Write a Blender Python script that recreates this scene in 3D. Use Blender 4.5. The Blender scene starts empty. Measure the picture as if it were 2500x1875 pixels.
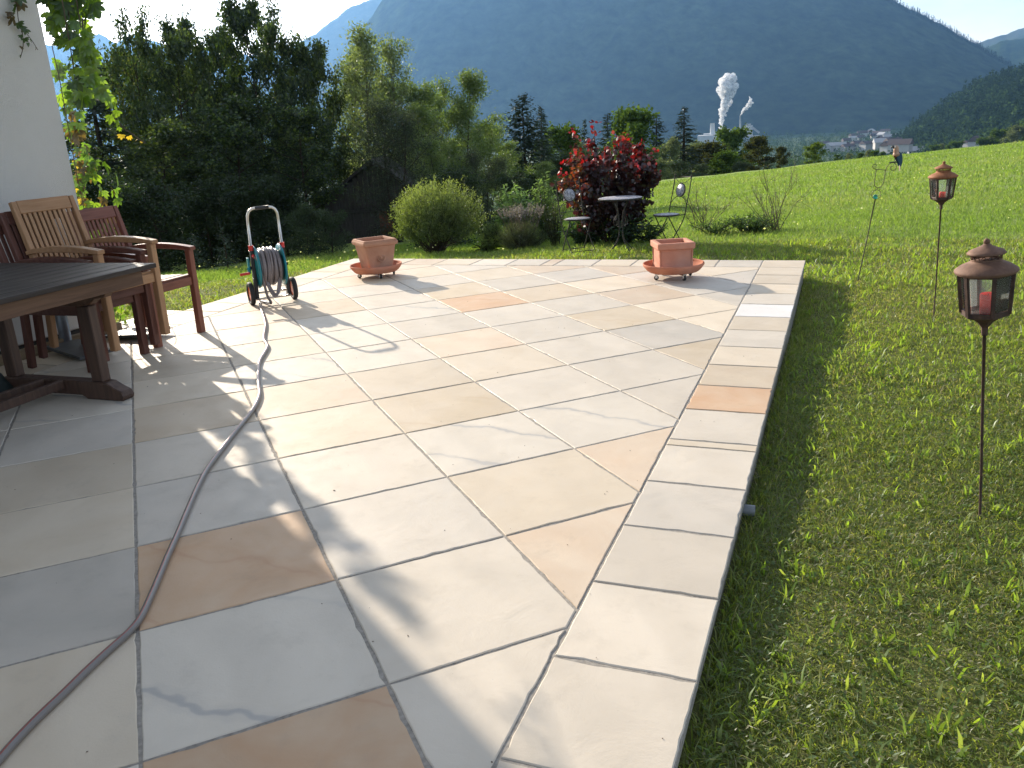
import bpy, math, random
import numpy as np
from mathutils import Vector, Matrix

random.seed(7)
rng = np.random.default_rng(7)
sc = bpy.context.scene
col = sc.collection
rad = math.radians
PI = math.pi

# ------------------------------------------------------------------ camera
H = 1.3765
PITCH, ROLL, FPX = 0.3006, -0.0568, 2023.3          # focal length in pixels of the 2500 px wide photo
cp, sp = math.cos(PITCH), math.sin(PITCH)
fwd = Vector((0, cp, -sp)); up0 = Vector((0, sp, cp)); rt0 = Vector((1, 0, 0))
cr_, sr_ = math.cos(ROLL), math.sin(ROLL)
RT = cr_ * rt0 + sr_ * up0
UPV = -sr_ * rt0 + cr_ * up0
camd = bpy.data.cameras.new('camera')
cam = bpy.data.objects.new('camera', camd); col.objects.link(cam)
m = Matrix((RT, UPV, -fwd)).transposed().to_4x4()
m.translation = Vector((0, 0, H))
cam.matrix_world = m
camd.sensor_width = 36.0
camd.lens = 36.0 * FPX / 2500.0
camd.clip_start = 0.05
camd.clip_end = 40000
sc.camera = cam

# ------------------------------------------------------------------ sky, sun, exposure
SUN_AZ, SUN_EL = -32.5, 20.0                        # degrees from +Y (clockwise), elevation
world = bpy.data.worlds.new('World'); sc.world = world
world.use_nodes = True
wn = world.node_tree.nodes; wl = world.node_tree.links
bg = wn['Background']
sky = wn.new('ShaderNodeTexSky'); sky.sky_type = 'NISHITA'
sky.sun_disc = False
sky.sun_elevation = rad(SUN_EL)
sky.sun_rotation = rad(SUN_AZ)
sky.altitude = 600; sky.air_density = 1.0; sky.dust_density = 1.6; sky.ozone_density = 1.2
# thin high cloud: brightens the sky a little where it lies
tc = wn.new('ShaderNodeTexCoord'); mp = wn.new('ShaderNodeMapping')
mp.inputs['Scale'].default_value = (1.0, 1.0, 3.6)
cn = wn.new('ShaderNodeTexNoise'); cn.inputs['Scale'].default_value = 3.4; cn.inputs['Detail'].default_value = 7
cn.inputs['Roughness'].default_value = 0.55
cr = wn.new('ShaderNodeValToRGB'); cr.color_ramp.elements[0].position = 0.44; cr.color_ramp.elements[1].position = 0.72
mixc = wn.new('ShaderNodeMixRGB'); mixc.blend_type = 'MIX'
bw = wn.new('ShaderNodeMixRGB'); bw.blend_type = 'MIX'; bw.inputs[0].default_value = 0.75
hsv = wn.new('ShaderNodeHueSaturation'); hsv.inputs['Saturation'].default_value = 0.25; hsv.inputs['Value'].default_value = 1.35
wl.new(tc.outputs['Generated'], mp.inputs[0]); wl.new(mp.outputs[0], cn.inputs['Vector'])
wl.new(cn.outputs['Fac'], cr.inputs[0]); wl.new(cr.outputs[0], mixc.inputs[0])
wl.new(sky.outputs[0], hsv.inputs['Color']); wl.new(sky.outputs[0], mixc.inputs[1]); wl.new(hsv.outputs[0], mixc.inputs[2])
soft = wn.new('ShaderNodeHueSaturation'); soft.inputs['Saturation'].default_value = 0.50   # humid summer air
wl.new(mixc.outputs[0], soft.inputs['Color']); wl.new(soft.outputs[0], bg.inputs['Color'])
bg.inputs['Strength'].default_value = 0.135

sund = bpy.data.lights.new('sun', 'SUN'); sund.energy = 5.0; sund.angle = rad(0.6); sund.color = (1.0, 0.875, 0.715)
sun = bpy.data.objects.new('sun', sund); col.objects.link(sun)
sdir = Vector((math.sin(rad(SUN_AZ)) * math.cos(rad(SUN_EL)), math.cos(rad(SUN_AZ)) * math.cos(rad(SUN_EL)), math.sin(rad(SUN_EL))))
sun.rotation_euler = sdir.to_track_quat('Z', 'Y').to_euler()
sun.location = (0, 0, 30)

sc.view_settings.view_transform = 'Standard'
try: sc.view_settings.look = 'None'
except Exception: pass
sc.view_settings.exposure = 0.95
sc.view_settings.gamma = 1.0
sc.view_settings.use_curve_mapping = False
try:
    sc.cycles.use_denoising = True
    sc.cycles.denoising_input_passes = 'RGB_ALBEDO_NORMAL'
    sc.cycles.max_bounces = 7
    sc.cycles.diffuse_bounces = 3
    sc.cycles.glossy_bounces = 2
    sc.cycles.transmission_bounces = 5
    sc.cycles.transparent_max_bounces = 12
    sc.cycles.volume_bounces = 0
    sc.cycles.use_light_tree = False
except Exception: pass

# ------------------------------------------------------------------ calibrated directions of the place
TH = 0.404
A_ = np.array([-math.sin(TH), math.cos(TH)]); B_ = np.array([math.cos(TH), math.sin(TH)])
U_ = (A_ + B_) / math.sqrt(2)       # along the terrace, away from the camera
V_ = (B_ - A_) / math.sqrt(2)       # across the terrace, to the right
RZ = math.atan2(V_[1], V_[0])       # local x = V, local y = U

def uv(u, v, z=0.0):
    p = u * U_ + v * V_
    return Vector((p[0], p[1], z))

def ray(xd, yd):
    """direction of sight through a point of the photo (2212 px wide view)"""
    x, y = xd * 1.1302, yd * 1.1302
    return RT * ((x - 1250) / FPX) + UPV * ((937.5 - y) / FPX) + fwd

def on_z(xd, yd, z):
    d = ray(xd, yd); t = (z - H) / d.z
    return Vector((d.x * t, d.y * t, z))

def on_y(xd, yd, Y):
    d = ray(xd, yd); t = Y / d.y
    return Vector((d.x * t, Y, H + d.z * t))

# ------------------------------------------------------------------ object helpers
def tag(o, label=None, cat=None, group=None, kind=None):
    if label: o['label'] = label
    if cat: o['category'] = cat
    if group: o['group'] = group
    if kind: o['kind'] = kind
    return o

def empty(name, loc=(0, 0, 0), rz=0.0, rot=None):
    o = bpy.data.objects.new(name, None); col.objects.link(o)
    o.location = loc
    o.rotation_euler = rot if rot else (0, 0, rz)
    o.empty_display_size = 0.1
    return o

class G:
    """collects faces of one mesh"""
    def __init__(s): s.v = []; s.f = []; s.sm = []; s.uv = {}
    def add(s, vs, fs, smooth=False, uvs=None):
        n = len(s.v); s.v += [tuple(p) for p in vs]
        for k, f in enumerate(fs):
            if uvs: s.uv[len(s.f)] = uvs[k]
            s.f.append([n + i for i in f]); s.sm.append(smooth)
        return s
    def box(s, c, d, rot=None):
        hx, hy, hz = d[0] / 2, d[1] / 2, d[2] / 2
        vs = [Vector((x, y, z)) for z in (-hz, hz) for y in (-hy, hy) for x in (-hx, hx)]
        if rot is not None: vs = [rot @ v for v in vs]
        c = Vector(c); vs = [v + c for v in vs]
        return s.add(vs, [(0, 2, 3, 1), (4, 5, 7, 6), (0, 1, 5, 4), (2, 6, 7, 3), (0, 4, 6, 2), (1, 3, 7, 5)])
    def beam(s, p0, p1, w, h, up=(0, 0, 1), w1=None, h1=None):
        p0, p1 = Vector(p0), Vector(p1); d = (p1 - p0).normalized(); up = Vector(up)
        x = d.cross(up)
        if x.length < 1e-4: x = d.cross(Vector((0, 1, 0)))
        x.normalize(); y = x.cross(d)
        w1 = w if w1 is None else w1; h1 = h if h1 is None else h1
        vs = [p + x * a * ww / 2 + y * b * hh / 2 for p, ww, hh in ((p0, w, h), (p1, w1, h1)) for a, b in ((-1, -1), (1, -1), (1, 1), (-1, 1))]
        return s.add(vs, [(3, 2, 1, 0), (4, 5, 6, 7), (0, 1, 5, 4), (1, 2, 6, 5), (2, 3, 7, 6), (3, 0, 4, 7)])
    def tube(s, pts, r, n=8, caps=True, closed=False, uvlen=None):
        pts = [Vector(p) for p in pts]; N = len(pts)
        rs = r if hasattr(r, '__len__') else [r] * N
        vs = []; prev = None
        for i, p in enumerate(pts):
            if closed: t = pts[(i + 1) % N] - pts[i - 1]
            else: t = pts[min(i + 1, N - 1)] - pts[max(i - 1, 0)]
            t.normalize()
            if prev is None:
                x = t.cross(Vector((0, 0, 1)))
                if x.length < 1e-3: x = t.cross(Vector((0, 1, 0)))
                x.normalize()
            else:
                x = prev - t * prev.dot(t)
                if x.length < 1e-5: x = t.orthogonal()
                x.normalize()
            prev = x; y = t.cross(x)
            for k in range(n):
                a = 2 * PI * k / n
                vs.append(p + (x * math.cos(a) + y * math.sin(a)) * rs[i])
        fs = []; us = []
        for i in range(N if closed else N - 1):
            j = (i + 1) % N
            for k in range(n):
                l = (k + 1) % n
                fs.append((i * n + k, i * n + l, j * n + l, j * n + k))
                us.append(((k / n, i), ((k + 1) / n, i), ((k + 1) / n, i + 1), (k / n, i + 1)))
        s.add(vs, fs, True, us)
        if caps and not closed:
            n0 = len(s.v) - N * n
            s.f.append([n0 + k for k in range(n)]); s.sm.append(False)
            s.f.append([n0 + (N - 1) * n + n - 1 - k for k in range(n)]); s.sm.append(False)
        return s
    def lathe(s, prof, n=24, c=(0, 0, 0), smooth=True, closed=False):
        c = Vector(c); vs = []
        for r, z in prof:
            for k in range(n):
                a = 2 * PI * k / n
                vs.append(c + Vector((r * math.cos(a), r * math.sin(a), z)))
        fs = []
        M = len(prof)
        for i in range(M if closed else M - 1):
            j = (i + 1) % M
            for k in range(n):
                l = (k + 1) % n
                fs.append((i * n + k, i * n + l, j * n + l, j * n + k))
        return s.add(vs, fs, smooth)
    def extrude(s, poly, z0, z1, M=None):
        """poly: 2D ccw outline; M maps (x,y,z)"""
        n = len(poly)
        vs = [Vector((x, y, z)) for z in (z0, z1) for x, y in poly]
        if M is not None: vs = [M @ v for v in vs]
        fs = [tuple(reversed(range(n))), tuple(range(n, 2 * n))] + [(i, (i + 1) % n, n + (i + 1) % n, n + i) for i in range(n)]
        return s.add(vs, fs)
    def ball(s, c, r, n=10, sc_=(1, 1, 1)):
        c = Vector(c); vs = []; fs = []
        m_ = n // 2 + 1
        for i in range(m_ + 1):
            t = PI * i / m_
            for k in range(n):
                a = 2 * PI * k / n
                vs.append(c + Vector((r * sc_[0] * math.sin(t) * math.cos(a), r * sc_[1] * math.sin(t) * math.sin(a), r * sc_[2] * math.cos(t))))
        for i in range(m_):
            for k in range(n):
                l = (k + 1) % n
                fs.append((i * n + k, (i + 1) * n + k, (i + 1) * n + l, i * n + l))
        return s.add(vs, fs, True)
    def mesh(s, name, mt):
        me = bpy.data.meshes.new(name)
        me.from_pydata([tuple(v) for v in s.v], [], s.f)
        me.polygons.foreach_set('use_smooth', s.sm)
        if s.uv:
            ul = me.uv_layers.new(name='UVMap')
            for pi, p in enumerate(me.polygons):
                if pi in s.uv:
                    for li, q in zip(p.loop_indices, s.uv[pi]): ul.data[li].uv = q
        if mt: me.materials.append(mt)
        me.update()
        return me
    def build(s, name, mt, parent=None, bevel=0.0, loc=None, seg=1):
        o = bpy.data.objects.new(name, s.mesh(name, mt)); col.objects.link(o)
        if parent: o.parent = parent
        if loc is not None: o.location = loc
        if bevel:
            b = o.modifiers.new('bevel', 'BEVEL'); b.width = bevel; b.segments = seg; b.limit_method = 'ANGLE'; b.angle_limit = rad(35)
        return o

def fastmesh(name, V, F, mt, C=None, smooth=False):
    """V (n,3), F (m,3|4) numpy"""
    V = np.asarray(V, np.float32); F = np.asarray(F, np.int32)
    me = bpy.data.meshes.new(name)
    k = F.shape[1]
    me.vertices.add(len(V)); me.vertices.foreach_set('co', V.ravel())
    me.loops.add(F.size); me.loops.foreach_set('vertex_index', F.ravel())
    me.polygons.add(len(F)); me.polygons.foreach_set('loop_start', np.arange(0, F.size, k, dtype=np.int32))
    me.polygons.foreach_set('loop_total', np.full(len(F), k, np.int32))
    if smooth: me.polygons.foreach_set('use_smooth', np.ones(len(F), bool))
    if C is not None:
        a = me.color_attributes.new('Col', 'FLOAT_COLOR', 'POINT')
        C4 = np.ones((len(V), 4), np.float32); C4[:, :3] = C
        a.data.foreach_set('color', C4.ravel())
    if mt: me.materials.append(mt)
    me.update(); me.validate()
    return me

def mobj(name, me, parent=None, loc=None, rz=None):
    o = bpy.data.objects.new(name, me); col.objects.link(o)
    if parent: o.parent = parent
    if loc is not None: o.location = loc
    if rz is not None: o.rotation_euler = (0, 0, rz)
    return o

def copy_tree(o, parent=None):
    c = o.copy(); col.objects.link(c); c.parent = parent
    for ch in list(o.children): copy_tree(ch, c)
    return c

# ------------------------------------------------------------------ materials
class NT:
    def __init__(s, name):
        s.m = bpy.data.materials.new(name); s.m.use_nodes = True
        s.t = s.m.node_tree; s.n = s.t.nodes; s.l = s.t.links
        s.b = s.n['Principled BSDF']; s.out = s.n['Material Output']
    def new(s, k, **kw):
        nd = s.n.new(k)
        for a, b in kw.items():
            if a.startswith('i_'): nd.inputs[a[2:].replace('_', ' ')].default_value = b
            else: setattr(nd, a, b)
        return nd
    def link(s, a, b): s.l.new(a, b)
    def noise(s, scale, detail=4, rough=0.5, vec=None, dist=0.0, w=None):
        nd = s.new('ShaderNodeTexNoise'); nd.inputs['Scale'].default_value = scale; nd.inputs['Detail'].default_value = detail
        nd.inputs['Roughness'].default_value = rough; nd.inputs['Distortion'].default_value = dist
        if vec is not None: s.link(vec, nd.inputs['Vector'])
        return nd
    def ramp(s, fac, stops, interp='LINEAR'):
        nd = s.new('ShaderNodeValToRGB'); e = nd.color_ramp.elements; nd.color_ramp.interpolation = interp
        while len(e) < len(stops): e.new(0.5)
        for k, (p, c) in enumerate(stops):
            e[k].position = p; e[k].color = (c, c, c, 1) if isinstance(c, (int, float)) else (*c, 1)
        s.link(fac, nd.inputs[0]); return nd
    def mix(s, fac, a, b, mode='MIX'):
        nd = s.new('ShaderNodeMixRGB', blend_type=mode)
        for i, x in enumerate((fac, a, b)):
            if isinstance(x, (int, float)): nd.inputs[i].default_value = x if i == 0 else (x, x, x, 1)
            elif isinstance(x, tuple): nd.inputs[i].default_value = (*x, 1)
            else: s.link(x, nd.inputs[i])
        return nd
    def bump(s, h, strength=0.3, dist=0.01):
        nd = s.new('ShaderNodeBump'); nd.inputs['Strength'].default_value = strength; nd.inputs['Distance'].default_value = dist
        s.link(h, nd.inputs['Height']); s.link(nd.outputs[0], s.b.inputs['Normal']); return nd
    def obj(s): return s.new('ShaderNodeTexCoord').outputs['Object']

def M_simple(name, c, rough=0.6, metal=0.0, var=0.12, scale=20, bump=0.0, spec=0.5, emit=None):
    t = NT(name); o = t.obj()
    n = t.noise(scale, 5, 0.6, o)
    d = tuple(x * (1 - var * 2) for x in c); l = tuple(min(1, x * (1 + var)) for x in c)
    r = t.ramp(n.outputs['Fac'], [(0.25, d), (0.75, l)])
    t.link(r.outputs[0], t.b.inputs['Base Color'])
    t.b.inputs['Roughness'].default_value = rough; t.b.inputs['Metallic'].default_value = metal
    t.b.inputs['Specular IOR Level'].default_value = spec
    if bump: t.bump(n.outputs['Fac'], bump, 0.004)
    return t.m

def M_wood(name, c1, c2, rough=0.55, axis=2, spec=0.4):
    t = NT(name); o = t.obj()
    mpn = t.new('ShaderNodeMapping'); t.link(o, mpn.inputs[0])
    s3 = [22, 22, 22]; s3[axis] = 1.6
    mpn.inputs['Scale'].default_value = s3
    n = t.noise(1.6, 6, 0.65, mpn.outputs[0], 0.4)
    n2 = t.noise(2.0, 3, 0.5, o)
    r = t.ramp(n.outputs['Fac'], [(0.3, c1), (0.7, c2)])
    mx = t.mix(0.5, r.outputs[0], t.ramp(n2.outputs['Fac'], [(0.3, 0.6), (0.7, 1.0)]).outputs[0], 'MULTIPLY')
    t.link(mx.outputs[0], t.b.inputs['Base Color'])
    t.link(t.ramp(n.outputs['Fac'], [(0.3, rough + .12), (0.7, rough - .08)]).outputs[0], t.b.inputs['Roughness'])
    t.b.inputs['Specular IOR Level'].default_value = spec
    t.bump(n.outputs['Fac'], 0.25, 0.003)
    return t.m

def M_leaf(name, trans=0.45, tint=(1.25, 1.35, 0.55), gloss=0.05, rough=0.45):
    """leaf: colour comes from the mesh's own leaf colours; part of the light passes through"""
    t = NT(name)
    at = t.new('ShaderNodeAttribute', attribute_name='Col')
    df = t.new('ShaderNodeBsdfDiffuse'); tr = t.new('ShaderNodeBsdfTranslucent'); gl = t.new('ShaderNodeBsdfGlossy')
    gl.inputs['Roughness'].default_value = rough; gl.inputs['Color'].default_value = (0.9, 0.95, 1, 1)
    t.link(at.outputs['Color'], df.inputs['Color'])
    mm = t.mix(1.0, at.outputs['Color'], tint, 'MULTIPLY'); t.link(mm.outputs[0], tr.inputs['Color'])
    m1 = t.new('ShaderNodeMixShader'); m1.inputs[0].default_value = trans
    t.link(df.outputs[0], m1.inputs[1]); t.link(tr.outputs[0], m1.inputs[2])
    m2 = t.new('ShaderNodeMixShader'); m2.inputs[0].default_value = gloss
    t.link(m1.outputs[0], m2.inputs[1]); t.link(gl.outputs[0], m2.inputs[2])
    t.link(m2.outputs[0], t.out.inputs['Surface'])
    t.n.remove(t.b)
    return t.m

def M_slab(name, c1, c2, veins=0.0, vein_col=(0.35, 0.35, 0.36)):
    t = NT(name); o = t.obj()
    oi = t.new('ShaderNodeObjectInfo')
    va = t.new('ShaderNodeVectorMath', operation='SCALE'); va.inputs['Scale'].default_value = 57.0
    cmb = t.new('ShaderNodeCombineXYZ')
    for k in range(3): t.link(oi.outputs['Random'], cmb.inputs[k])
    t.link(cmb.outputs[0], va.inputs[0])
    ad = t.new('ShaderNodeVectorMath', operation='ADD'); t.link(o, ad.inputs[0]); t.link(va.outputs[0], ad.inputs[1])
    p = ad.outputs[0]
    big = t.noise(2.6, 4, 0.55, p, 0.8)
    r = t.ramp(big.outputs['Fac'], [(0.28, c1), (0.62, c2)])
    # soft swirls
    w = t.new('ShaderNodeTexWave', wave_type='BANDS', bands_direction='DIAGONAL'); w.inputs['Scale'].default_value = 1.3
    w.inputs['Distortion'].default_value = 7; w.inputs['Detail'].default_value = 3; w.inputs['Detail Scale'].default_value = 1.3
    t.link(p, w.inputs['Vector'])
    sw = t.mix(0.10, r.outputs[0], t.ramp(w.outputs['Color'], [(0.2, (0.62, 0.60, 0.58)), (0.8, (1, 1, 1))]).outputs[0], 'MULTIPLY')
    # grime in blotches
    gr = t.noise(9, 6, 0.7, p)
    g2 = t.mix(t.ramp(gr.outputs['Fac'], [(0.56, 0.0), (0.85, 0.30)]).outputs[0], sw.outputs[0], (0.33, 0.30, 0.26))
    cur = g2
    if veins:
        vn = t.new('ShaderNodeTexWave', wave_type='BANDS', bands_direction='Y', wave_profile='SIN')
        vn.inputs['Scale'].default_value = 0.75; vn.inputs['Distortion'].default_value = 5.5; vn.inputs['Detail'].default_value = 5
        vn.inputs['Detail Scale'].default_value = 1.1; vn.inputs['Detail Roughness'].default_value = 0.6
        t.link(p, vn.inputs['Vector'])
        fade = t.noise(2.4, 2, 0.5, p)
        vr0 = t.ramp(vn.outputs['Fac'], [(0.93, 0.0), (0.99, veins * 0.3), (0.998, veins * 1.2)])
        vr = t.mix(1.0, vr0.outputs[0], t.ramp(fade.outputs['Fac'], [(0.34, 0.15), (0.52, 1.0)]).outputs[0], 'MULTIPLY')
        cur = t.mix(vr.outputs[0], g2.outputs[0], vein_col)
    # per slab brightness
    pb = t.ramp(oi.outputs['Random'], [(0.0, 0.86), (1.0, 1.08)])
    fin = t.mix(1.0, cur.outputs[0], pb.outputs[0], 'MULTIPLY')
    # pits
    vo = t.new('ShaderNodeTexVoronoi'); vo.inputs['Scale'].default_value = 42; t.link(p, vo.inputs['Vector'])
    pt = t.ramp(vo.outputs['Distance'], [(0.035, 0.55), (0.06, 0.0)])
    wn_ = t.new('ShaderNodeTexWhiteNoise'); t.link(vo.outputs['Position'], wn_.inputs['Vector'])
    sel = t.ramp(wn_.outputs['Value'], [(0.86, 0.0), (0.88, 1.0)])
    pm = t.mix(1.0, pt.outputs[0], sel.outputs[0], 'MULTIPLY')
    fin2 = t.mix(pm.outputs[0], fin.outputs[0], (0.22, 0.20, 0.17))
    t.link(fin2.outputs[0], t.b.inputs['Base Color'])
    fine = t.noise(160, 4, 0.65, p)
    hmix = t.mix(0.35, fine.outputs['Fac'], gr.outputs['Fac'])
    b1 = t.bump(hmix.outputs[0], 0.45, 0.0015)
    cleft = t.noise(4.5, 6, 0.55, p, 0.6)                 # faint riven relief
    b2 = t.new('ShaderNodeBump'); b2.inputs['Strength'].default_value = 0.55; b2.inputs['Distance'].default_value = 0.006
    t.link(cleft.outputs['Fac'], b2.inputs['Height']); t.link(b2.outputs[0], b1.inputs['Normal'])
    t.link(t.ramp(gr.outputs['Fac'], [(0.3, 0.50), (0.7, 0.72)]).outputs[0], t.b.inputs['Roughness'])
    t.b.inputs['Specular IOR Level'].default_value = 0.32
    return t.m

SLAB = dict(
    white=M_slab('sandstone_white', (0.554, 0.496, 0.410), (0.622, 0.556, 0.462), 0.0),
    pure=M_slab('sandstone_pure_white', (0.62, 0.60, 0.57), (0.68, 0.66, 0.63), 0.0),
    grey=M_slab('sandstone_grey', (0.505, 0.463, 0.397), (0.583, 0.527, 0.449), 0.0),
    veined=M_slab('sandstone_veined', (0.535, 0.486, 0.410), (0.603, 0.546, 0.458), 0.55, (0.30, 0.30, 0.30)),
    cream=M_slab('sandstone_cream', (0.583, 0.492, 0.370), (0.632, 0.546, 0.426), 0.0),
    yellow=M_slab('sandstone_yellow', (0.568, 0.463, 0.322), (0.618, 0.523, 0.397), 0.2, (0.486, 0.337, 0.194)),
    peach=M_slab('sandstone_peach', (0.593, 0.458, 0.331), (0.627, 0.519, 0.397), 0.0),
    orange=M_slab('sandstone_orange', (0.544, 0.337, 0.194), (0.583, 0.421, 0.282), 0.25, (0.437, 0.225, 0.124)),
    tan=M_slab('sandstone_tan', (0.540, 0.430, 0.303), (0.583, 0.486, 0.362), 0.0),
)
M_mortar = M_simple('mortar', (0.33, 0.305, 0.27), 0.95, var=0.22, scale=60, bump=0.6)
M_conc = M_simple('concrete_side', (0.22, 0.21, 0.19), 0.9, var=0.25, scale=14, bump=0.4)
M_bark = M_simple('bark', (0.055, 0.045, 0.035), 0.95, var=0.3, scale=14, bump=0.5, spec=0.1)
M_barkp = M_simple('bark_pale', (0.14, 0.125, 0.10), 0.95, var=0.3, scale=14, bump=0.5, spec=0.1)
M_leafd = M_leaf('leaf_dark', 0.42, gloss=0.035)
M_leafl = M_leaf('leaf_light', 0.52, (1.35, 1.4, 0.55))
M_grassm = M_leaf('grass_blade', 0.55, (1.62, 1.66, 0.66), 0.03)
M_meadow = M_leaf('meadow_blade', 0.5, (1.30, 1.42, 0.60), 0.01)
M_needle = M_leaf('needle', 0.12, (1.1, 1.2, 0.6), 0.04)
M_leaff = M_leaf('distant_tree_leaf', 0.42, (1.3, 1.35, 0.55), 0.0)
M_farleaf = M_leaf('far_foliage', 0.3, (1.1, 1.2, 0.7), 0.0)
M_redleaf = M_leaf('red_leaf', 0.50, (1.8, 0.65, 0.5), 0.06, 0.4)
M_vine = M_leaf('vine_leaf', 0.60, (1.6, 1.6, 0.35), 0.06)

# ------------------------------------------------------------------ ground height
CR_AZ = np.array([-180, -20, 0, 10.7, 13.8, 18.1, 21.2, 24.2, 27.0, 31.6, 50, 180.])
CR_T = np.array([.12, .12, .10, .0708, .0679, .0623, .0568, .0527, .0495, .0424, .036, .036])
RC = 38.0
def gz(x, y):
    x = np.asarray(x, float); y = np.asarray(y, float)
    r = np.hypot(x, y); az = np.degrees(np.arctan2(x, y))
    near = -0.055 - 0.019 * np.clip(y, -1, 8)
    z11 = -0.36
    zc = H - RC * np.interp(az, CR_AZ, CR_T)
    s1 = np.clip((r - 8) / 3.0, 0, 1); s1 = s1 * s1 * (3 - 2 * s1)
    z = near * (1 - s1) + z11 * s1
    s2 = np.clip((r - 11) / (RC - 11), 0, 1)
    z = np.where(r > 11, z11 + (zc - z11) * s2, z)
    dr = np.clip(r - RC, 0, None)
    far_ = np.interp(az, [-180, 11, 17, 45, 180], [0.24, 0.24, 0.062, 0.062, 0.24])
    z = np.where(r > RC, zc - np.minimum(0.018 * dr ** 1.6, far_ * dr), z)
    und = 0.02 * np.sin(x * 1.7 + 1) * np.sin(y * 1.3) + 0.012 * np.sin(x * 4.1) * np.sin(y * 3.7 + 2)
    z = z + und * np.clip((r - 1) / 3, 0, 1)
    return np.maximum(z, -55.0)

# ground sheet (polar grid about the camera, out to the mountains' feet)
def make_ground():
    rr = np.concatenate([[0.0], np.geomspace(0.5, 11, 46), np.linspace(11.6, 40, 40), np.geomspace(42, 6600, 70)])
    na = 300
    aa = np.linspace(-PI, PI, na, endpoint=False)
    R_, A2 = np.meshgrid(rr, aa, indexing='ij')
    X = R_ * np.sin(A2); Y = R_ * np.cos(A2); Z = gz(X, Y)
    Vv = np.stack([X, Y, Z], -1).reshape(-1, 3)
    F = []
    i = np.arange(len(rr) - 1)[:, None]; k = np.arange(na)[None, :]; l = (k + 1) % na
    F = np.stack([i * na + k, (i + 1) * na + k, (i + 1) * na + l, i * na + l], -1).reshape(-1, 4)
    t = NT('ground_soil_and_turf'); geo = t.new('ShaderNodeNewGeometry').outputs['Position']
    n1 = t.noise(1.4, 6, 0.6, geo); n2 = t.noise(22, 5, 0.7, geo); n3 = t.noise(0.12, 4, 0.6, geo)
    turf = t.ramp(n2.outputs['Fac'], [(0.25, (0.07, 0.075, 0.028)), (0.55, (0.14, 0.155, 0.05)), (0.8, (0.22, 0.195, 0.10))])
    mead = t.ramp(n1.outputs['Fac'], [(0.3, (0.19, 0.265, 0.065)), (0.7, (0.23, 0.30, 0.085))])
    wood = t.ramp(n3.outputs['Fac'], [(0.40, (0.030, 0.050, 0.024)), (0.62, (0.07, 0.12, 0.035))])
    ln = t.new('ShaderNodeVectorMath', operation='LENGTH'); t.link(geo, ln.inputs[0])
    f1 = t.new('ShaderNodeMapRange'); f1.inputs['From Min'].default_value = 10.5; f1.inputs['From Max'].default_value = 13.5; t.link(ln.outputs['Value'], f1.inputs['Value'])
    f2 = t.new('ShaderNodeMapRange'); f2.inputs['From Min'].default_value = 90; f2.inputs['From Max'].default_value = 200; t.link(ln.outputs['Value'], f2.inputs['Value'])
    a = t.mix(f1.outputs[0], turf.outputs[0], mead.outputs[0]); b = t.mix(f2.outputs[0], a.outputs[0], wood.outputs[0])
    t.link(b.outputs[0], t.b.inputs['Base Color']); t.b.inputs['Roughness'].default_value = 1.0; t.b.inputs['Specular IOR Level'].default_value = 0.1
    t.bump(n2.outputs['Fac'], 0.6, 0.03)
    o = mobj('ground', fastmesh('ground', Vv, F, t.m, smooth=True)); tag(o, kind='structure')
make_ground()

# ------------------------------------------------------------------ mountains
def M_forest(name, c1, c2, scale):
    t = NT(name); geo = t.new('ShaderNodeNewGeometry').outputs['Position']
    n1 = t.noise(scale, 8, 0.72, geo); n2 = t.noise(scale * 0.13, 4, 0.6, geo)
    r = t.ramp(n1.outputs['Fac'], [(0.35, c1), (0.68, c2)])
    mx = t.mix(0.8, r.outputs[0], t.ramp(n2.outputs['Fac'], [(0.35, 0.45), (0.65, 1.0)]).outputs[0], 'MULTIPLY')
    t.link(mx.outputs[0], t.b.inputs['Base Color']); t.b.inputs['Roughness'].default_value = 1.0
    t.b.inputs['Specular IOR Level'].default_value = 0.0
    t.bump(n1.outputs['Fac'], 0.7, 6.0)
    return t.m

def smooth_noise(x, seeds, amps, freqs):
    s = np.zeros_like(x)
    for sd, a, f in zip(seeds, amps, freqs): s += a * np.sin(x * f + sd)
    return s

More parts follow.
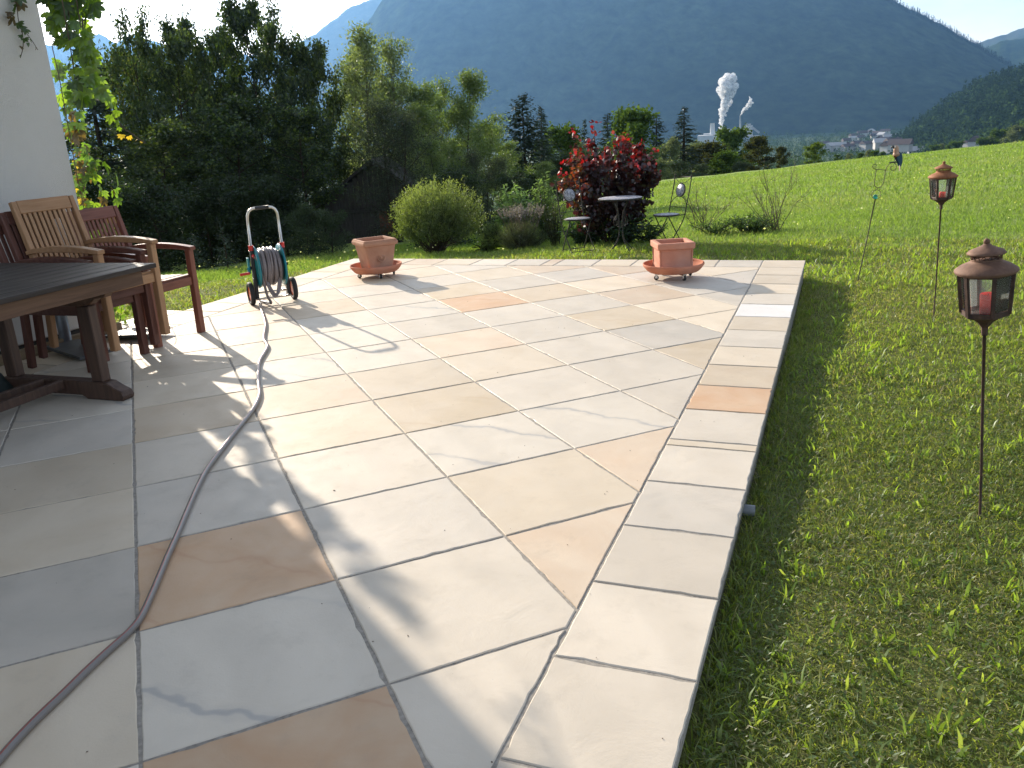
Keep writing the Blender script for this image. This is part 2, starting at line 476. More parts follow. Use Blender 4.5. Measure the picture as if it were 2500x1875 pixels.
def mountain(name, pts, rcrest, rfoot, mt, zfoot=-56, gully=0.045, seed=0, treeline=None, nr=46):
    """pts: skyline as (x,y) of the photo; built as a real slope from its foot up to its crest"""
    az = []; tn = []
    for xd, yd in pts:
        d = ray(xd, yd); az.append(math.degrees(math.atan2(d.x, d.y))); tn.append(d.z / math.hypot(d.x, d.y))
    az = np.array(az); tn = np.array(tn)
    A = np.arange(az[0], az[-1], 0.10)
    T = np.interp(A, az, tn)
    r_ = np.random.default_rng(seed)
    fr = [0.9, 2.1, 4.3, 9.1, 17, 31]; am = np.array([.35, .25, .2, .12, .07, .04])
    sd = r_.uniform(0, 6, 6)
    zc = H + T * rcrest + rcrest * 0.0022 * smooth_noise(A, sd, am, fr)
    zc = np.maximum(zc, zfoot + 4)
    S = np.linspace(0, 1, nr)
    rowsZ = []; rowsR = []
    for s in S:
        R_ = rfoot + (rcrest - rfoot) * s
        g = smooth_noise(A * 0.5 + s * 2.5, sd + 1, am[:4], fr[:4])
        g2 = smooth_noise(A * 1.1 - s * 9, sd + 2, am[:4], fr[:4])
        prof = s ** 1.12
        z = zfoot + (zc - zfoot) * prof
        z = z + (zc - zfoot) * gully * math.sin(PI * s) * (0.6 * g + 0.5 * g2)
        rowsZ.append(z); rowsR.append(np.full_like(A, R_))
    # far side falls away again
    for s in (0.25, 1.0):
        rowsZ.append(zc + (zfoot - zc) * s); rowsR.append(np.full_like(A, rcrest + (rcrest - rfoot) * 0.5 * s))
    Z = np.array(rowsZ); R_ = np.array(rowsR); AA = np.radians(np.tile(A, (len(Z), 1)))
    V3 = np.stack([R_ * np.sin(AA), R_ * np.cos(AA), Z], -1)
    n_r, n_a = Z.shape
    i = np.arange(n_r - 1)[:, None]; k = np.arange(n_a - 1)[None, :]
    F = np.stack([i * n_a + k, i * n_a + k + 1, (i + 1) * n_a + k + 1, (i + 1) * n_a + k], -1).reshape(-1, 4)
    o = mobj(name, fastmesh(name, V3.reshape(-1, 3), F, mt, smooth=True)); tag(o, kind='structure')
    return A, zc, S, Z, R_

M_for1 = M_forest('forest_slope', (0.016, 0.026, 0.019), (0.066, 0.092, 0.048), 0.02)
M_for2 = M_forest('near_forest_slope', (0.022, 0.040, 0.018), (0.060, 0.095, 0.035), 0.05)
M_for3 = M_forest('far_slope', (0.05, 0.075, 0.055), (0.11, 0.13, 0.10), 0.012)
mA = mountain('mountain', [(520, 330), (640, 240), (740, 130), (786, 58), (826, 0), (900, -70), (1050, -130), (1300, -150), (1600, -120), (1800, -60), (1925, 0),
               (1998, 31), (2060, 70), (2120, 102), (2160, 132), (2205, 156), (2260, 180), (2400, 230)], 3300, 2250, M_for1, seed=3)
mountain('mountain', [(-300, 60), (0, 85), (120, 100), (215, 73), (250, 95), (290, 76), (330, 90), (400, 112), (470, 98), (540, 120), (620, 105), (680, 73), (714, 46),
               (748, 20), (806, 0), (900, -20), (1000, 20)], 5400, 4300, M_for3, seed=8, gully=.06)
mountain('mountain', [(1990, 160), (2060, 135), (2110, 95), (2160, 76), (2212, 60), (2350, 10), (2600, 0)], 5600, 4600, M_for3, seed=12, gully=.06)
mountain('mountain', [(2010, 205), (2080, 150), (2130, 104), (2160, 92), (2212, 82), (2330, 60), (2600, 40)], 4300, 3500, M_for2, seed=14, gully=.06)
mH = mountain('hill', [(1925, 335), (1950, 312), (1978, 282), (2015, 256), (2060, 226), (2120, 190), (2212, 160), (2330, 120), (2600, 80)], 1250, 620, M_for2, seed=21, gully=.08)

# far woods: small conifers and round trees standing on the slopes, too many to count
def far_woods(name, specs):
    sp = np.array([q[:5] for q in specs]); col_ = np.array([q[5] for q in specs]); con = np.array([q[6] for q in specs])
    n = len(sp); K = 34
    t = rng.uniform(0, 1, (n, K)); a = rng.uniform(0, 2 * PI, (n, K))
    rr_ = np.where(con[:, None], 1.0 - t, np.sqrt(np.clip(1 - (2 * t - .9) ** 2 / 1.3, 0.05, 1))) * sp[:, 4:5] * rng.uniform(.55, 1.1, (n, K))
    P = np.stack([sp[:, 0:1] + rr_ * np.cos(a), sp[:, 1:2] + rr_ * np.sin(a), sp[:, 2:3] + sp[:, 3:4] * t], -1).reshape(-1, 3)
    s = np.repeat(sp[:, 3] * np.where(con, .12, .17), K)[:, None]
    d1 = rng.normal(0, 1, P.shape); d1 /= np.linalg.norm(d1, axis=1)[:, None]; d2 = rng.normal(0, 1, P.shape); d2 /= np.linalg.norm(d2, axis=1)[:, None]
    Vv = np.stack([P - d1 * s * .6, P + d1 * s * .6, P + d2 * s], 1).reshape(-1, 3)
    F = np.arange(len(P) * 3).reshape(-1, 3)
    C = np.repeat(np.repeat(col_ * rng.uniform(.75, 1.3, (n, 1)), K, axis=0) * rng.uniform(.8, 1.2, (n * K, 1)), 3, axis=0)
    o = mobj(name, fastmesh(name, Vv, F, M_farleaf, C)); tag(o, kind='stuff'); return o

def slope_pt(mdata, ai, si):
    A, zc, S, Z, R_ = mdata
    a = rad(A[ai]); r = R_[si, ai]
    return r * math.sin(a), r * math.cos(a), Z[si, ai]

sp_ = []
A, zc, S, Z, R_ = mA
sel = np.where((A > math.degrees(math.atan2(ray(1850, 0).x, ray(1850, 0).y))))[0]
for ai in sel:                                     # spruces along the mountain's right skyline
    for q in range(9):
        x, y, z = slope_pt(mA, ai, int(45 - rng.integers(0, 3)))
        h = rng.uniform(7, 19); sp_.append((x + rng.uniform(-4, 4), y, z - 3, h, h * 0.16, (0.022, 0.036, 0.024), True))
far_woods('ridge_spruces', sp_)
sp_ = []
A, zc, S, Z, R_ = mH
def az_of(xd): d = ray(xd, 320); return math.degrees(math.atan2(d.x, d.y))
CLEAR = [(az_of(1935), az_of(2004), 910), (az_of(2078), az_of(2128), 790)]     # open ground before the houses
for q in range(7500):
    ai = rng.integers(0, len(A)); si = int(45 * rng.uniform(0, 1) ** 0.9)
    x, y, z = slope_pt(mH, ai, si)
    if any(a0 < math.degrees(math.atan2(x, y)) < a1 and math.hypot(x, y) < rm for a0, a1, rm in CLEAR): continue
    con = rng.random() < (0.75 if si > 14 else 0.3)
    h = rng.uniform(10, 21) * (1 if con else 0.8)
    c = (0.030, 0.050, 0.026) if con else (0.055, 0.090, 0.034)
    sp_.append((x + rng.uniform(-5, 5), y + rng.uniform(-5, 5), z - 1, h, h * (0.2 if con else 0.42), c, con))
far_woods('hillside_forest', sp_)
sp_ = []
for q in range(2600):                              # valley woods and orchard trees between the houses
    a = rad(rng.uniform(4, 36)); r = rng.uniform(330, 2200) if rng.random() < .7 else rng.uniform(1500, 2300)
    if math.degrees(a) > 14.5 and (r < 1000 or rng.random() < .6): continue
    if any(a0 < math.degrees(a) < a1 and r < rm for a0, a1, rm in CLEAR): continue
    con = rng.random() < 0.3
    h = rng.uniform(7, 15); c = (0.030, 0.050, 0.026) if con else (0.055, 0.088, 0.034)
    x, y = r * math.sin(a), r * math.cos(a)
    sp_.append((x, y, float(gz(x, y)), h, h * (0.22 if con else 0.45), c, con))
for q in range(900):                               # low trees and garden hedges among the houses
    a = rad(rng.uniform(12.5, 26)); r = rng.uniform(450, 1900)
    if any(a0 < math.degrees(a) < a1 and r < rm for a0, a1, rm in CLEAR): continue
    x, y = r * math.sin(a), r * math.cos(a); h = rng.uniform(4, 8) * (1 if r < 1000 else 1.5); con = rng.random() < .25
    sp_.append((x, y, float(gz(x, y)), h, h * (0.25 if con else 0.5), (0.030, 0.050, 0.026) if con else (0.05, 0.082, 0.034), con))
far_woods('valley_woods', sp_)

# ------------------------------------------------------------------ the terrace
def clip(poly, nx, ny, d):
    out = []
    for i in range(len(poly)):
        p, q = poly[i], poly[(i + 1) % len(poly)]
        a = p[0] * nx + p[1] * ny - d; b = q[0] * nx + q[1] * ny - d
        if a <= 0: out.append(p)
        if a * b < 0:
            t = a / (a - b); out.append((p[0] + (q[0] - p[0]) * t, p[1] + (q[1] - p[1]) * t))
    return out

def area(poly):
    return 0.5 * sum(poly[i][0] * poly[(i + 1) % len(poly)][1] - poly[(i + 1) % len(poly)][0] * poly[i][1] for i in range(len(poly)))

patio = empty('patio', (0, 0, 0)); tag(patio, kind='structure')
GAP = 0.0045
def slab(poly, mt, label=None):
    """poly in (v,u) metres; the stone has a roughly sawn edge, a small chamfer and its own slight tilt"""
    if area(poly) < 0: poly = poly[::-1]
    cx = sum(p[0] for p in poly) / len(poly); cy = sum(p[1] for p in poly) / len(poly)
    # inset by the joint
    n = len(poly); P = []
    ins = []
    for i in range(n):
        p0, p1 = np.array(poly[i]), np.array(poly[(i + 1) % n]); e = p1 - p0; L = np.hypot(*e)
        if L < 1e-6: continue
        nn = np.array([e[1], -e[0]]) / L
        ins.append((nn[0], nn[1], nn @ p0 - GAP))
    q = list(poly)
    for a in ins: q = clip(q, *a)
    if len(q) < 3 or abs(area(q)) < 0.002: return
    n = len(q)
    for i in range(n):
        p0, p1 = np.array(q[i]), np.array(q[(i + 1) % n]); e = p1 - p0; L = np.hypot(*e)
        if L < 1e-5: continue
        nn = np.array([e[1], -e[0]]) / L
        k = max(1, int(L / 0.035))
        for j in range(k):
            jt = 0 if j == 0 else -abs(rng.normal(0, 0.0014)) - (rng.random() < 0.08) * rng.uniform(0.001, 0.006)
            P.append(p0 + e * j / k + nn * jt)
    P = np.array(P) - (cx, cy)
    m_ = len(P)
    inn = P * (1 - 0.0035 / np.maximum(np.hypot(P[:, 0], P[:, 1]), 0.05))[:, None]
    g = G()
    ch = 0.0028
    top = [(x, y, 0.0) for x, y in inn]; mid = [(x, y, -ch) for x, y in P]; bot = [(x, y, -0.03) for x, y in P]
    g.add(top + mid + bot, [tuple(range(m_))] + [(m_ + i, m_ + (i + 1) % m_, (i + 1) % m_, i) for i in range(m_)] +
          [(2 * m_ + i, 2 * m_ + (i + 1) % m_, m_ + (i + 1) % m_, m_ + i) for i in range(m_)])
    o = g.build('slab', mt, patio)
    w = uv(cy, cx, rng.uniform(-0.0008, 0.0008)); o.location = w
    o.rotation_euler = (rng.normal(0, 0.0006), rng.normal(0, 0.0006), RZ)
    if label: o['label'] = label
    return o

VR_OUT, VR_IN = -0.264, -0.655
VL_OUT, VL_IN, VL_FAR = -5.285, -4.888, -5.545
UB_OUT, UB_IN = 8.415, 8.012
S_ = 0.6000
O_uv = np.array([2.8509, -1.4567])                 # grid origin as (u, v)
names_w = ['white'] * 7 + ['grey'] * 4 + ['cream'] * 7 + ['yellow'] * 2 + ['peach'] * 2 + ['veined'] * 2
fixed = {(0, 0): 'veined', (0, 1): 'veined', (-1, 1): 'peach', (-1, 0): 'cream', (-1, -1): 'grey', (-2, 0): 'peach', (-2, -1): 'white', (-3, -1): 'white',
         (-1, -2): 'orange', (-2, -2): 'veined', (-3, -2): 'orange', (-2, -3): 'cream', (-3, -3): 'grey', (-1, -3): 'grey', (0, -3): 'cream', (0, -2): 'grey',
         (1, -2): 'white', (1, -1): 'cream', (0, -1): 'white', (1, 0): 'yellow', (1, 1): 'white', (2, 0): 'cream', (2, 1): 'cream', (2, -1): 'peach', (2, -2): 'tan',
         (5, 2): 'orange', (5, 3): 'tan', (3, 3): 'yellow', (6, 0): 'tan', (6, 2): 'yellow', (3, 0): 'white', (3, 1): 'peach', (3, 2): 'white', (4, 0): 'white',
         (4, 1): 'white', (4, 2): 'white', (2, 2): 'white', (1, 2): 'white', (5, 1): 'veined', (5, 0): 'white', (4, -1): 'cream', (5, -1): 'cream', (3, -1): 'veined',
         (4, 3): 'white', (6, 3): 'white', (6, 1): 'white', (7, 2): 'white', (7, 1): 'grey', (4, 4): 'peach', (5, 4): 'cream'}
nudge = {(-1, 1): 'orange'}
for a in range(-9, 18):
    for b in range(-14, 16):
        pts = []
        for (da, db) in ((0, 0), (0, 1), (1, 1), (1, 0)):
            # a and b axes in the (u,v) frame: a = (1,-1)/sqrt2, b = (1,1)/sqrt2
            uu = O_uv[0] + ((a + da) + (b + db)) * S_ / math.sqrt(2)
            vv = O_uv[1] + (-(a + da) + (b + db)) * S_ / math.sqrt(2)
            pts.append((vv, uu))
        if area(pts) < 0: pts = pts[::-1]
        q = clip(pts, 1, 0, VR_IN)
        if len(q) >= 3: q = clip(q, -1, 0, -VL_IN)
        if len(q) >= 3: q = clip(q, 0, 1, UB_IN)
        if len(q) >= 3: q = clip(q, 0, -1, 1.6)
        if len(q) < 3 or abs(area(q)) < 0.004: continue
        slab(q, SLAB[fixed.get((a, b), random.choice(names_w))])
ju = [-1.4, -1.0, -.6, -.2, .2, .61, 1.015, 1.418, 1.819, 2.219, 2.617, 3.013, 3.412, 3.485, 3.905, 4.305, 4.705, 5.122, 5.558, 5.965, 6.381, 6.790, 7.194, 7.608, UB_IN, UB_OUT]
colr = {3.013: 'white', 3.412: 'cream', 3.485: 'white', 3.905: 'orange', 4.305: 'tan', 4.705: 'cream', 5.122: 'white', 5.558: 'cream', 5.965: 'pure', 6.381: 'white'}
colr.update({1.015: 'white', 1.418: 'white', 1.819: 'white', 2.219: 'white', 2.617: 'grey'})
for i in range(len(ju) - 1):
    slab([(VR_IN, ju[i]), (VR_OUT, ju[i]), (VR_OUT, ju[i + 1]), (VR_IN, ju[i + 1])], SLAB[colr.get(ju[i], 'cream' if ju[i] > 6.3 else 'white')])
jv = [VR_IN, -1.071, -1.48, -1.893, -2.287, -2.692, -2.835, -3.217, -3.63, -4.057, -4.46, -4.888, VL_OUT]
for i in range(len(jv) - 1):
    slab([(jv[i + 1], UB_IN), (jv[i], UB_IN), (jv[i], UB_OUT), (jv[i + 1], UB_OUT)], SLAB['peach' if i in (5, 9) else random.choice(['cream', 'white', 'cream'])])
jl = [UB_IN, 7.52, 7.135, 6.76, 6.378, 5.927, 5.59, 5.115, 4.52, 3.92, 3.32, 2.72, 2.12, 1.5, .9, .3, -.3, -.9, -1.5]
for i in range(len(jl) - 1):
    slab([(VL_OUT, jl[i + 1]), (VL_IN, jl[i + 1]), (VL_IN, jl[i]), (VL_OUT, jl[i])], SLAB[random.choice(['peach', 'cream', 'cream', 'yellow'])])
js = [5.59, 5.35, 4.93, 4.3, 3.7, 3.1, 2.5, 1.9, 1.3, .7, .1, -.5, -1.1, -1.5]
for i in range(len(js) - 1):
    slab([(VL_FAR if js[i] > 4.95 else -5.49, js[i + 1]), (VL_OUT, js[i + 1]), (VL_OUT, js[i]), (VL_FAR if js[i] > 4.95 else -5.49, js[i])], SLAB[random.choice(['peach', 'cream', 'cream'])])
g = G()
def bed(v0, v1, u0, u1, z0, z1, gg):
    P = [uv(u0, v0), uv(u0, v1), uv(u1, v1), uv(u1, v0)]
    gg.extrude([(p.x, p.y) for p in P], z0, z1)
bed(VL_OUT + .004, VR_OUT - .004, -1.5, UB_OUT - .004, -.030, -.0034, g)
bed(VL_FAR + .004, VL_OUT + .004, -1.5, 5.586, -.030, -.0035, g)
o = g.build('mortar_bed', M_mortar, patio)
g = G()
bed(VL_OUT + .012, VR_OUT - .014, -1.5, UB_OUT - .014, -.75, -.0302, g)
bed(VL_FAR + .012, VL_OUT + .012, -1.5, 5.576, -.75, -.0303, g)
o = g.build('foundation', M_conc, patio)
g = G()                                            # grit, dry bits and crumbs lying about
for k in range(170):
    uu = rng.uniform(1.0, 7.5) ; vv = rng.uniform(-4.6, -.3); c = uv(uu, vv, .0015); a = rng.uniform(0, PI); L = rng.uniform(.0010, .0036) * (1 + 1.2 * (rng.random() < .1)); w_ = L * rng.uniform(.25, .8)
    e1 = Vector((math.cos(a), math.sin(a), 0)); e2 = Vector((-math.sin(a), math.cos(a), 0))
    g.add([c + e1 * L, c + e2 * w_, c - e1 * L, c - e2 * w_, c + Vector((0, 0, .002))], [(0, 1, 4), (1, 2, 4), (2, 3, 4), (3, 0, 4), (3, 2, 1, 0)])
o = g.build('grit', M_simple('grit', (.12, .09, .06), .9)); tag(o, kind='stuff')

# ------------------------------------------------------------------ grass
def blades(pos, hgt, wid, lean, cols, curl=0.5):
    """pos (n,3) -> blades of two triangles-ish (quad + tip)"""
    n = len(pos); az = rng.uniform(0, 2 * PI, n)
    side = np.stack([np.cos(az), np.sin(az), np.zeros(n)], 1)
    la = rng.uniform(0, 2 * PI, n)
    ld = np.stack([np.cos(la), np.sin(la), np.zeros(n)], 1)
    up = np.array([0, 0, 1.0])
    mid = pos + up * (hgt * 0.55)[:, None] + ld * (hgt * lean * 0.30)[:, None]
    tip = pos + up * (hgt * (1 - 0.35 * lean))[:, None] + ld * (hgt * lean * (0.55 + curl))[:, None]
    w = wid[:, None]
    Vv = np.stack([pos - side * w * .5, pos + side * w * .5, mid + side * w * .42, mid - side * w * .42, tip], 1).reshape(-1, 3)
    b = (np.arange(n) * 5)[:, None]
    F = np.concatenate([b + np.array([0, 1, 2]), b + np.array([0, 2, 3]), b + np.array([3, 2, 4])], 0)
    C = np.repeat(cols, 5, axis=0)
    return Vv, F, C

def in_patio(x, y, mrg=0.0):
    u = x * U_[0] + y * U_[1]; v = x * V_[0] + y * V_[1]
    a = (v < VR_OUT + mrg) & (v > VL_OUT - mrg) & (u < UB_OUT + mrg)
    b = (v < VL_OUT + mrg) & (v > VL_FAR - mrg) & (u < 5.59 + mrg)
    c = (v < -5.5 + mrg) & (u < 4.92 + mrg)
    return a | b | c

def scatter(n, r0, r1, az0, az1, rpow=2.0):
    r = (rng.uniform(r0 ** rpow, r1 ** rpow, n)) ** (1 / rpow); a = np.radians(rng.uniform(az0, az1, n))
    x = r * np.sin(a); y = r * np.cos(a)
    k = ~in_patio(x, y, 0.01)
    return x[k], y[k]

def vnoise(x, y, f, s=0):
    return (np.sin(x * f + 1.3 + s) * np.sin(y * f * 1.1 + 2.1 + s) + np.sin(x * f * 2.3 + y * f * 1.7 + s) * 0.6 + np.sin(x * f * 4.9 - y * f * 4.1 + s) * 0.35) / 1.95

GREENS = np.array([[0.162, 0.212, 0.046], [0.205, 0.250, 0.055], [0.132, 0.185, 0.042], [0.240, 0.268, 0.072], [0.25, 0.235, 0.135], [0.30, 0.265, 0.175]])
def grass_cols(n, x, y, dry=0.16):
    p = vnoise(x, y, 1.1)
    k = rng.random(n)
    idx = np.where(k < dry * (1.0 + 1.1 * p), rng.integers(4, 6, n), rng.integers(0, 4, n))
    c = GREENS[idx] * rng.uniform(0.75, 1.25, (n, 1))
    return c
allV = []; allF = []; allC = []; off = 0
def push(t):
    global off
    Vv, F, C = t; allV.append(Vv); allF.append(F + off); allC.append(C); off += len(Vv)
for (n, r0, r1, a0, a1, h0, h1, w0, w1) in (
        (95000, 1.2, 4.6, 14, 52, .014, .045, .0022, .0050),
        (85000, 4.2, 8.5, 8, 44, .018, .048, .0038, .0075),
        (60000, 8.0, 12.5, -34, 40, .028, .075, .0065, .012),
        (16000, 5.0, 9.0, -44, -20, .03, .085, .006, .011)):
    x, y = scatter(n, r0, r1, a0, a1); n = len(x)
    pt = vnoise(x, y, 2.3, 4)
    h = rng.uniform(h0, h1, n) * (1 + 0.45 * pt)
    w = rng.uniform(w0, w1, n)
    P = np.stack([x, y, gz(x, y) - 0.004], 1)
    push(blades(P, h, w, rng.uniform(0.3, 1.9, n), grass_cols(n, x, y)))
# longer blades left standing along the terrace edge
n = 4200; ue = rng.uniform(.6, 8.6, n); ve = VR_OUT + rng.exponential(.035, n) + .004
x = ue * U_[0] + ve * V_[0]; y = ue * U_[1] + ve * V_[1]
push(blades(np.stack([x, y, gz(x, y) - .004], 1), rng.uniform(.03, .085, n), rng.uniform(.0025, .005, n), rng.uniform(.2, 1.2, n), grass_cols(n, x, y, .1)))
n = 3000; ve = rng.uniform(VL_OUT, VR_OUT, n); ue = UB_OUT + rng.exponential(.04, n) + .004
x = ue * U_[0] + ve * V_[0]; y = ue * U_[1] + ve * V_[1]
push(blades(np.stack([x, y, gz(x, y) - .004], 1), rng.uniform(.05, .15, n), rng.uniform(.005, .009, n), rng.uniform(.2, 1.2, n), grass_cols(n, x, y, .1)))
# low broad leaves: clover and moss flecks lying almost flat
def flat_leaves(n, r0, r1, a0, a1, s0, s1, cset, tiltmax=0.6, zoff=0.01):
    x, y = scatter(n, r0, r1, a0, a1); n = len(x)
    az = rng.uniform(0, 2 * PI, n); L = rng.uniform(s0, s1, n)
    el = rng.uniform(0.05, tiltmax, n)
    d = np.stack([np.cos(az) * np.cos(el), np.sin(az) * np.cos(el), np.sin(el)], 1)
    sd = np.stack([-np.sin(az), np.cos(az), rng.uniform(-.4, .4, n)], 1)
    P = np.stack([x, y, gz(x, y) + rng.uniform(0.0, zoff, n)], 1)
    w = (L * rng.uniform(.28, .5, n))[:, None]
    Vv = np.stack([P, P + d * L[:, None] * .45 + sd * w * .5, P + d * L[:, None], P + d * L[:, None] * .5 - sd * w * .5, P + d * L[:, None] * .48 - np.array([0, 0, .12]) * w], 1).reshape(-1, 3)
    b = (np.arange(n) * 5)[:, None]
    F = np.concatenate([b + np.array([0, 1, 4]), b + np.array([1, 2, 4]), b + np.array([2, 3, 4]), b + np.array([3, 0, 4])], 0)
    C = np.repeat(np.array(cset)[rng.integers(0, len(cset), n)] * rng.uniform(.8, 1.2, (n, 1)), 5, axis=0)
    return Vv, F, C
push(flat_leaves(45000, 1.3, 5.5, 12, 50, .008, .022, [[.13, .19, .04], [.10, .165, .045], [.19, .19, .09]], 0.7, .03))
# coarse broad grass and dandelion leaves standing in small tufts
for (nc, r0, r1, a0, a1, sc_) in ((1300, 1.5, 6.5, 12, 50, 1.0), (1700, 5, 12, -30, 44, 1.35), (1500, 8, 12.3, 2, 42, 1.5)):
    x, y = scatter(nc, r0, r1, a0, a1); kk = rng.integers(2, 7, len(x))
    X = np.repeat(x, kk) + rng.normal(0, .016 * sc_, kk.sum()); Y = np.repeat(y, kk) + rng.normal(0, .016 * sc_, kk.sum()); n = len(X)
    k_ = ~in_patio(X, Y, .01); X = X[k_]; Y = Y[k_]; n = len(X)
    P = np.stack([X, Y, gz(X, Y)], 1)
    cc = np.array([[.185, .275, .045], [.215, .295, .05], [.165, .25, .05], [.215, .265, .08]])[rng.integers(0, 4, n)] * rng.uniform(.8, 1.2, (n, 1))
    push(blades(P, rng.uniform(.032, .078, n) * sc_, rng.uniform(.0045, .0115, n) * sc_, rng.uniform(.2, 1.5, n), cc, .3))
o = mobj('lawn_grass', fastmesh('lawn_grass', np.concatenate(allV), np.concatenate(allF), M_grassm, np.concatenate(allC))); tag(o, kind='stuff')

# unmown meadow
allV, allF, allC, off = [], [], [], 0
MEAD = np.array([[0.19, 0.275, 0.065], [0.22, 0.30, 0.075], [0.17, 0.255, 0.06], [0.24, 0.30, 0.095], [0.27, 0.29, 0.13]])
for (n, r0, r1, a0, a1, h0, h1, w0, w1) in ((90000, 11.5, 19, -10, 38, .04, .12, .006, .013), (90000, 19, 38.6, -6, 37, .05, .13, .012, .026), (30000, 11.8, 17, -36, -10, .06, .18, .010, .018)):
    x, y = scatter(n, r0, r1, a0, a1, 1.5); n = len(x)
    P = np.stack([x, y, gz(x, y) - 0.02], 1)
    edge = np.clip((np.hypot(x, y) - 11.3) / 1.5, 0.3, 1)
    c = MEAD[np.clip((rng.random(n) * 4 + vnoise(x, y, .45) * 1.2 + .3).astype(int), 0, 4)] * rng.uniform(.8, 1.2, (n, 1))
    push(blades(P, rng.uniform(h0, h1, n) * edge, rng.uniform(w0, w1, n), rng.uniform(.2, 1.1, n), c))
x, y = scatter(1500, 12, 34, -33, 36, 1.3); n = len(x)
k = vnoise(x, y, .6, 9) > -0.1; x = x[k]; y = y[k]; n = len(x)
P = np.stack([x, y, gz(x, y) + rng.uniform(.10, .24, n)], 1)
s = rng.uniform(.008, .022, n)[:, None]
az = rng.uniform(0, PI, n); sd = np.stack([np.cos(az), np.sin(az), np.zeros(n)], 1)
Vv = np.stack([P - sd * s, P + np.array([0, 0, -.6]) * s, P + sd * s, P + np.array([0, 0, .7]) * s, P], 1).reshape(-1, 3)
b = (np.arange(n) * 5)[:, None]
F = np.concatenate([b + np.array([0, 1, 4]), b + np.array([1, 2, 4]), b + np.array([2, 3, 4]), b + np.array([3, 0, 4])], 0)
C = np.repeat(np.array([[.55, .55, .40], [.5, .5, .2], [.45, .45, .42]])[rng.integers(0, 3, n)], 5, axis=0)
push((Vv, F, C))
o = mobj('meadow_grass', fastmesh('meadow_grass', np.concatenate(allV), np.concatenate(allF), M_meadow, np.concatenate(allC))); tag(o, kind='stuff')

#PART2
# ------------------------------------------------------------------ the house
def M_stucco_():
    t = NT('white_stucco'); o_ = t.obj(); f_ = t.noise(170, 4, .6, o_); mpn = t.new('ShaderNodeMapping'); mpn.inputs['Scale'].default_value = (2.2, 2.2, .5); t.link(o_, mpn.inputs[0])
    st = t.noise(1.6, 5, .6, mpn.outputs[0]); lo = t.noise(1.1, 4, .6, o_)
    a_ = t.ramp(st.outputs['Fac'], [(.42, (.60, .595, .575)), (.80, (.565, .56, .54))]); b_ = t.mix(t.ramp(lo.outputs['Fac'], [(.4, 0.), (.75, .5)]).outputs[0], a_.outputs[0], (.54, .53, .50))
    t.link(b_.outputs[0], t.b.inputs['Base Color']); t.b.inputs['Roughness'].default_value = .92; t.b.inputs['Specular IOR Level'].default_value = .2
    t.bump(f_.outputs['Fac'], .9, .006); return t.m
M_stucco = M_stucco_()
M_plinth = M_simple('dark_plinth', (0.06, 0.06, 0.055), 0.9, var=0.2, scale=20, bump=0.3)
M_rooft = M_simple('roof_tile', (0.20, 0.09, 0.06), 0.85, var=0.2, scale=8)
house = empty('house', uv(4.92, -5.5), RZ)
tag(house, 'white stuccoed house wall with creeper at its corner beside the stacked chairs', 'house')
g = G(); g.box((-3.5, -4.0, 1.99), (7.0, 8.0, 3.88)); g.build('wall', M_stucco, house, 0.01)
g = G(); g.box((-3.5, -4.0, -.22), (6.96, 7.96, .52)); g.build('plinth', M_plinth, house)
g = G(); g.extrude([(-8.7, 3.93), (1.7, 3.93), (-3.5, 6.2)], -8.4, .4, Matrix(((1, 0, 0, 0), (0, 0, 1, 0), (0, 1, 0, 0), (0, 0, 0, 1)))); g.build('roof', M_rooft, house)
# loose light plank lying along the foot of the wall
M_plank = M_wood('weathered_plank', (0.20, 0.15, 0.09), (0.32, 0.25, 0.16), .8, 1)
g = G(); g.box((0, 0, .035), (.045, 2.6, .07))
o = g.build('plank', M_plank, None, .004, uv(3.55, -5.33)); o.rotation_euler = (0, 0, RZ - .06)
tag(o, 'pale weathered plank standing on edge along the foot of the house wall', 'plank')

# ------------------------------------------------------------------ timber furniture
M_teak = M_wood('light_teak', (0.33, 0.175, 0.085), (0.46, 0.265, 0.14), .5)
M_teakh = M_wood('light_teak_h', (0.33, 0.175, 0.085), (0.46, 0.265, 0.14), .5, 1)
M_red = M_wood('red_hardwood', (0.15, 0.050, 0.032), (0.26, 0.095, 0.062), .42)
M_redh = M_wood('red_hardwood_h', (0.15, 0.050, 0.032), (0.26, 0.095, 0.062), .42, 1)
M_dred = M_wood('dark_red_hardwood', (0.085, 0.032, 0.024), (0.15, 0.060, 0.042), .5)
M_dredh = M_wood('dark_red_hardwood_h', (0.085, 0.032, 0.024), (0.15, 0.060, 0.042), .5, 1)
M_tabd = M_wood('grey_weathered_table', (0.026, 0.021, 0.019), (0.058, 0.046, 0.041), .55, 1, .25)
M_tabl = M_wood('brown_table_frame', (0.085, 0.042, 0.024), (0.165, 0.088, 0.050), .55, 1)
M_tabv = M_wood('brown_table_leg', (0.055, 0.032, 0.024), (0.11, 0.062, 0.042), .55, 2)

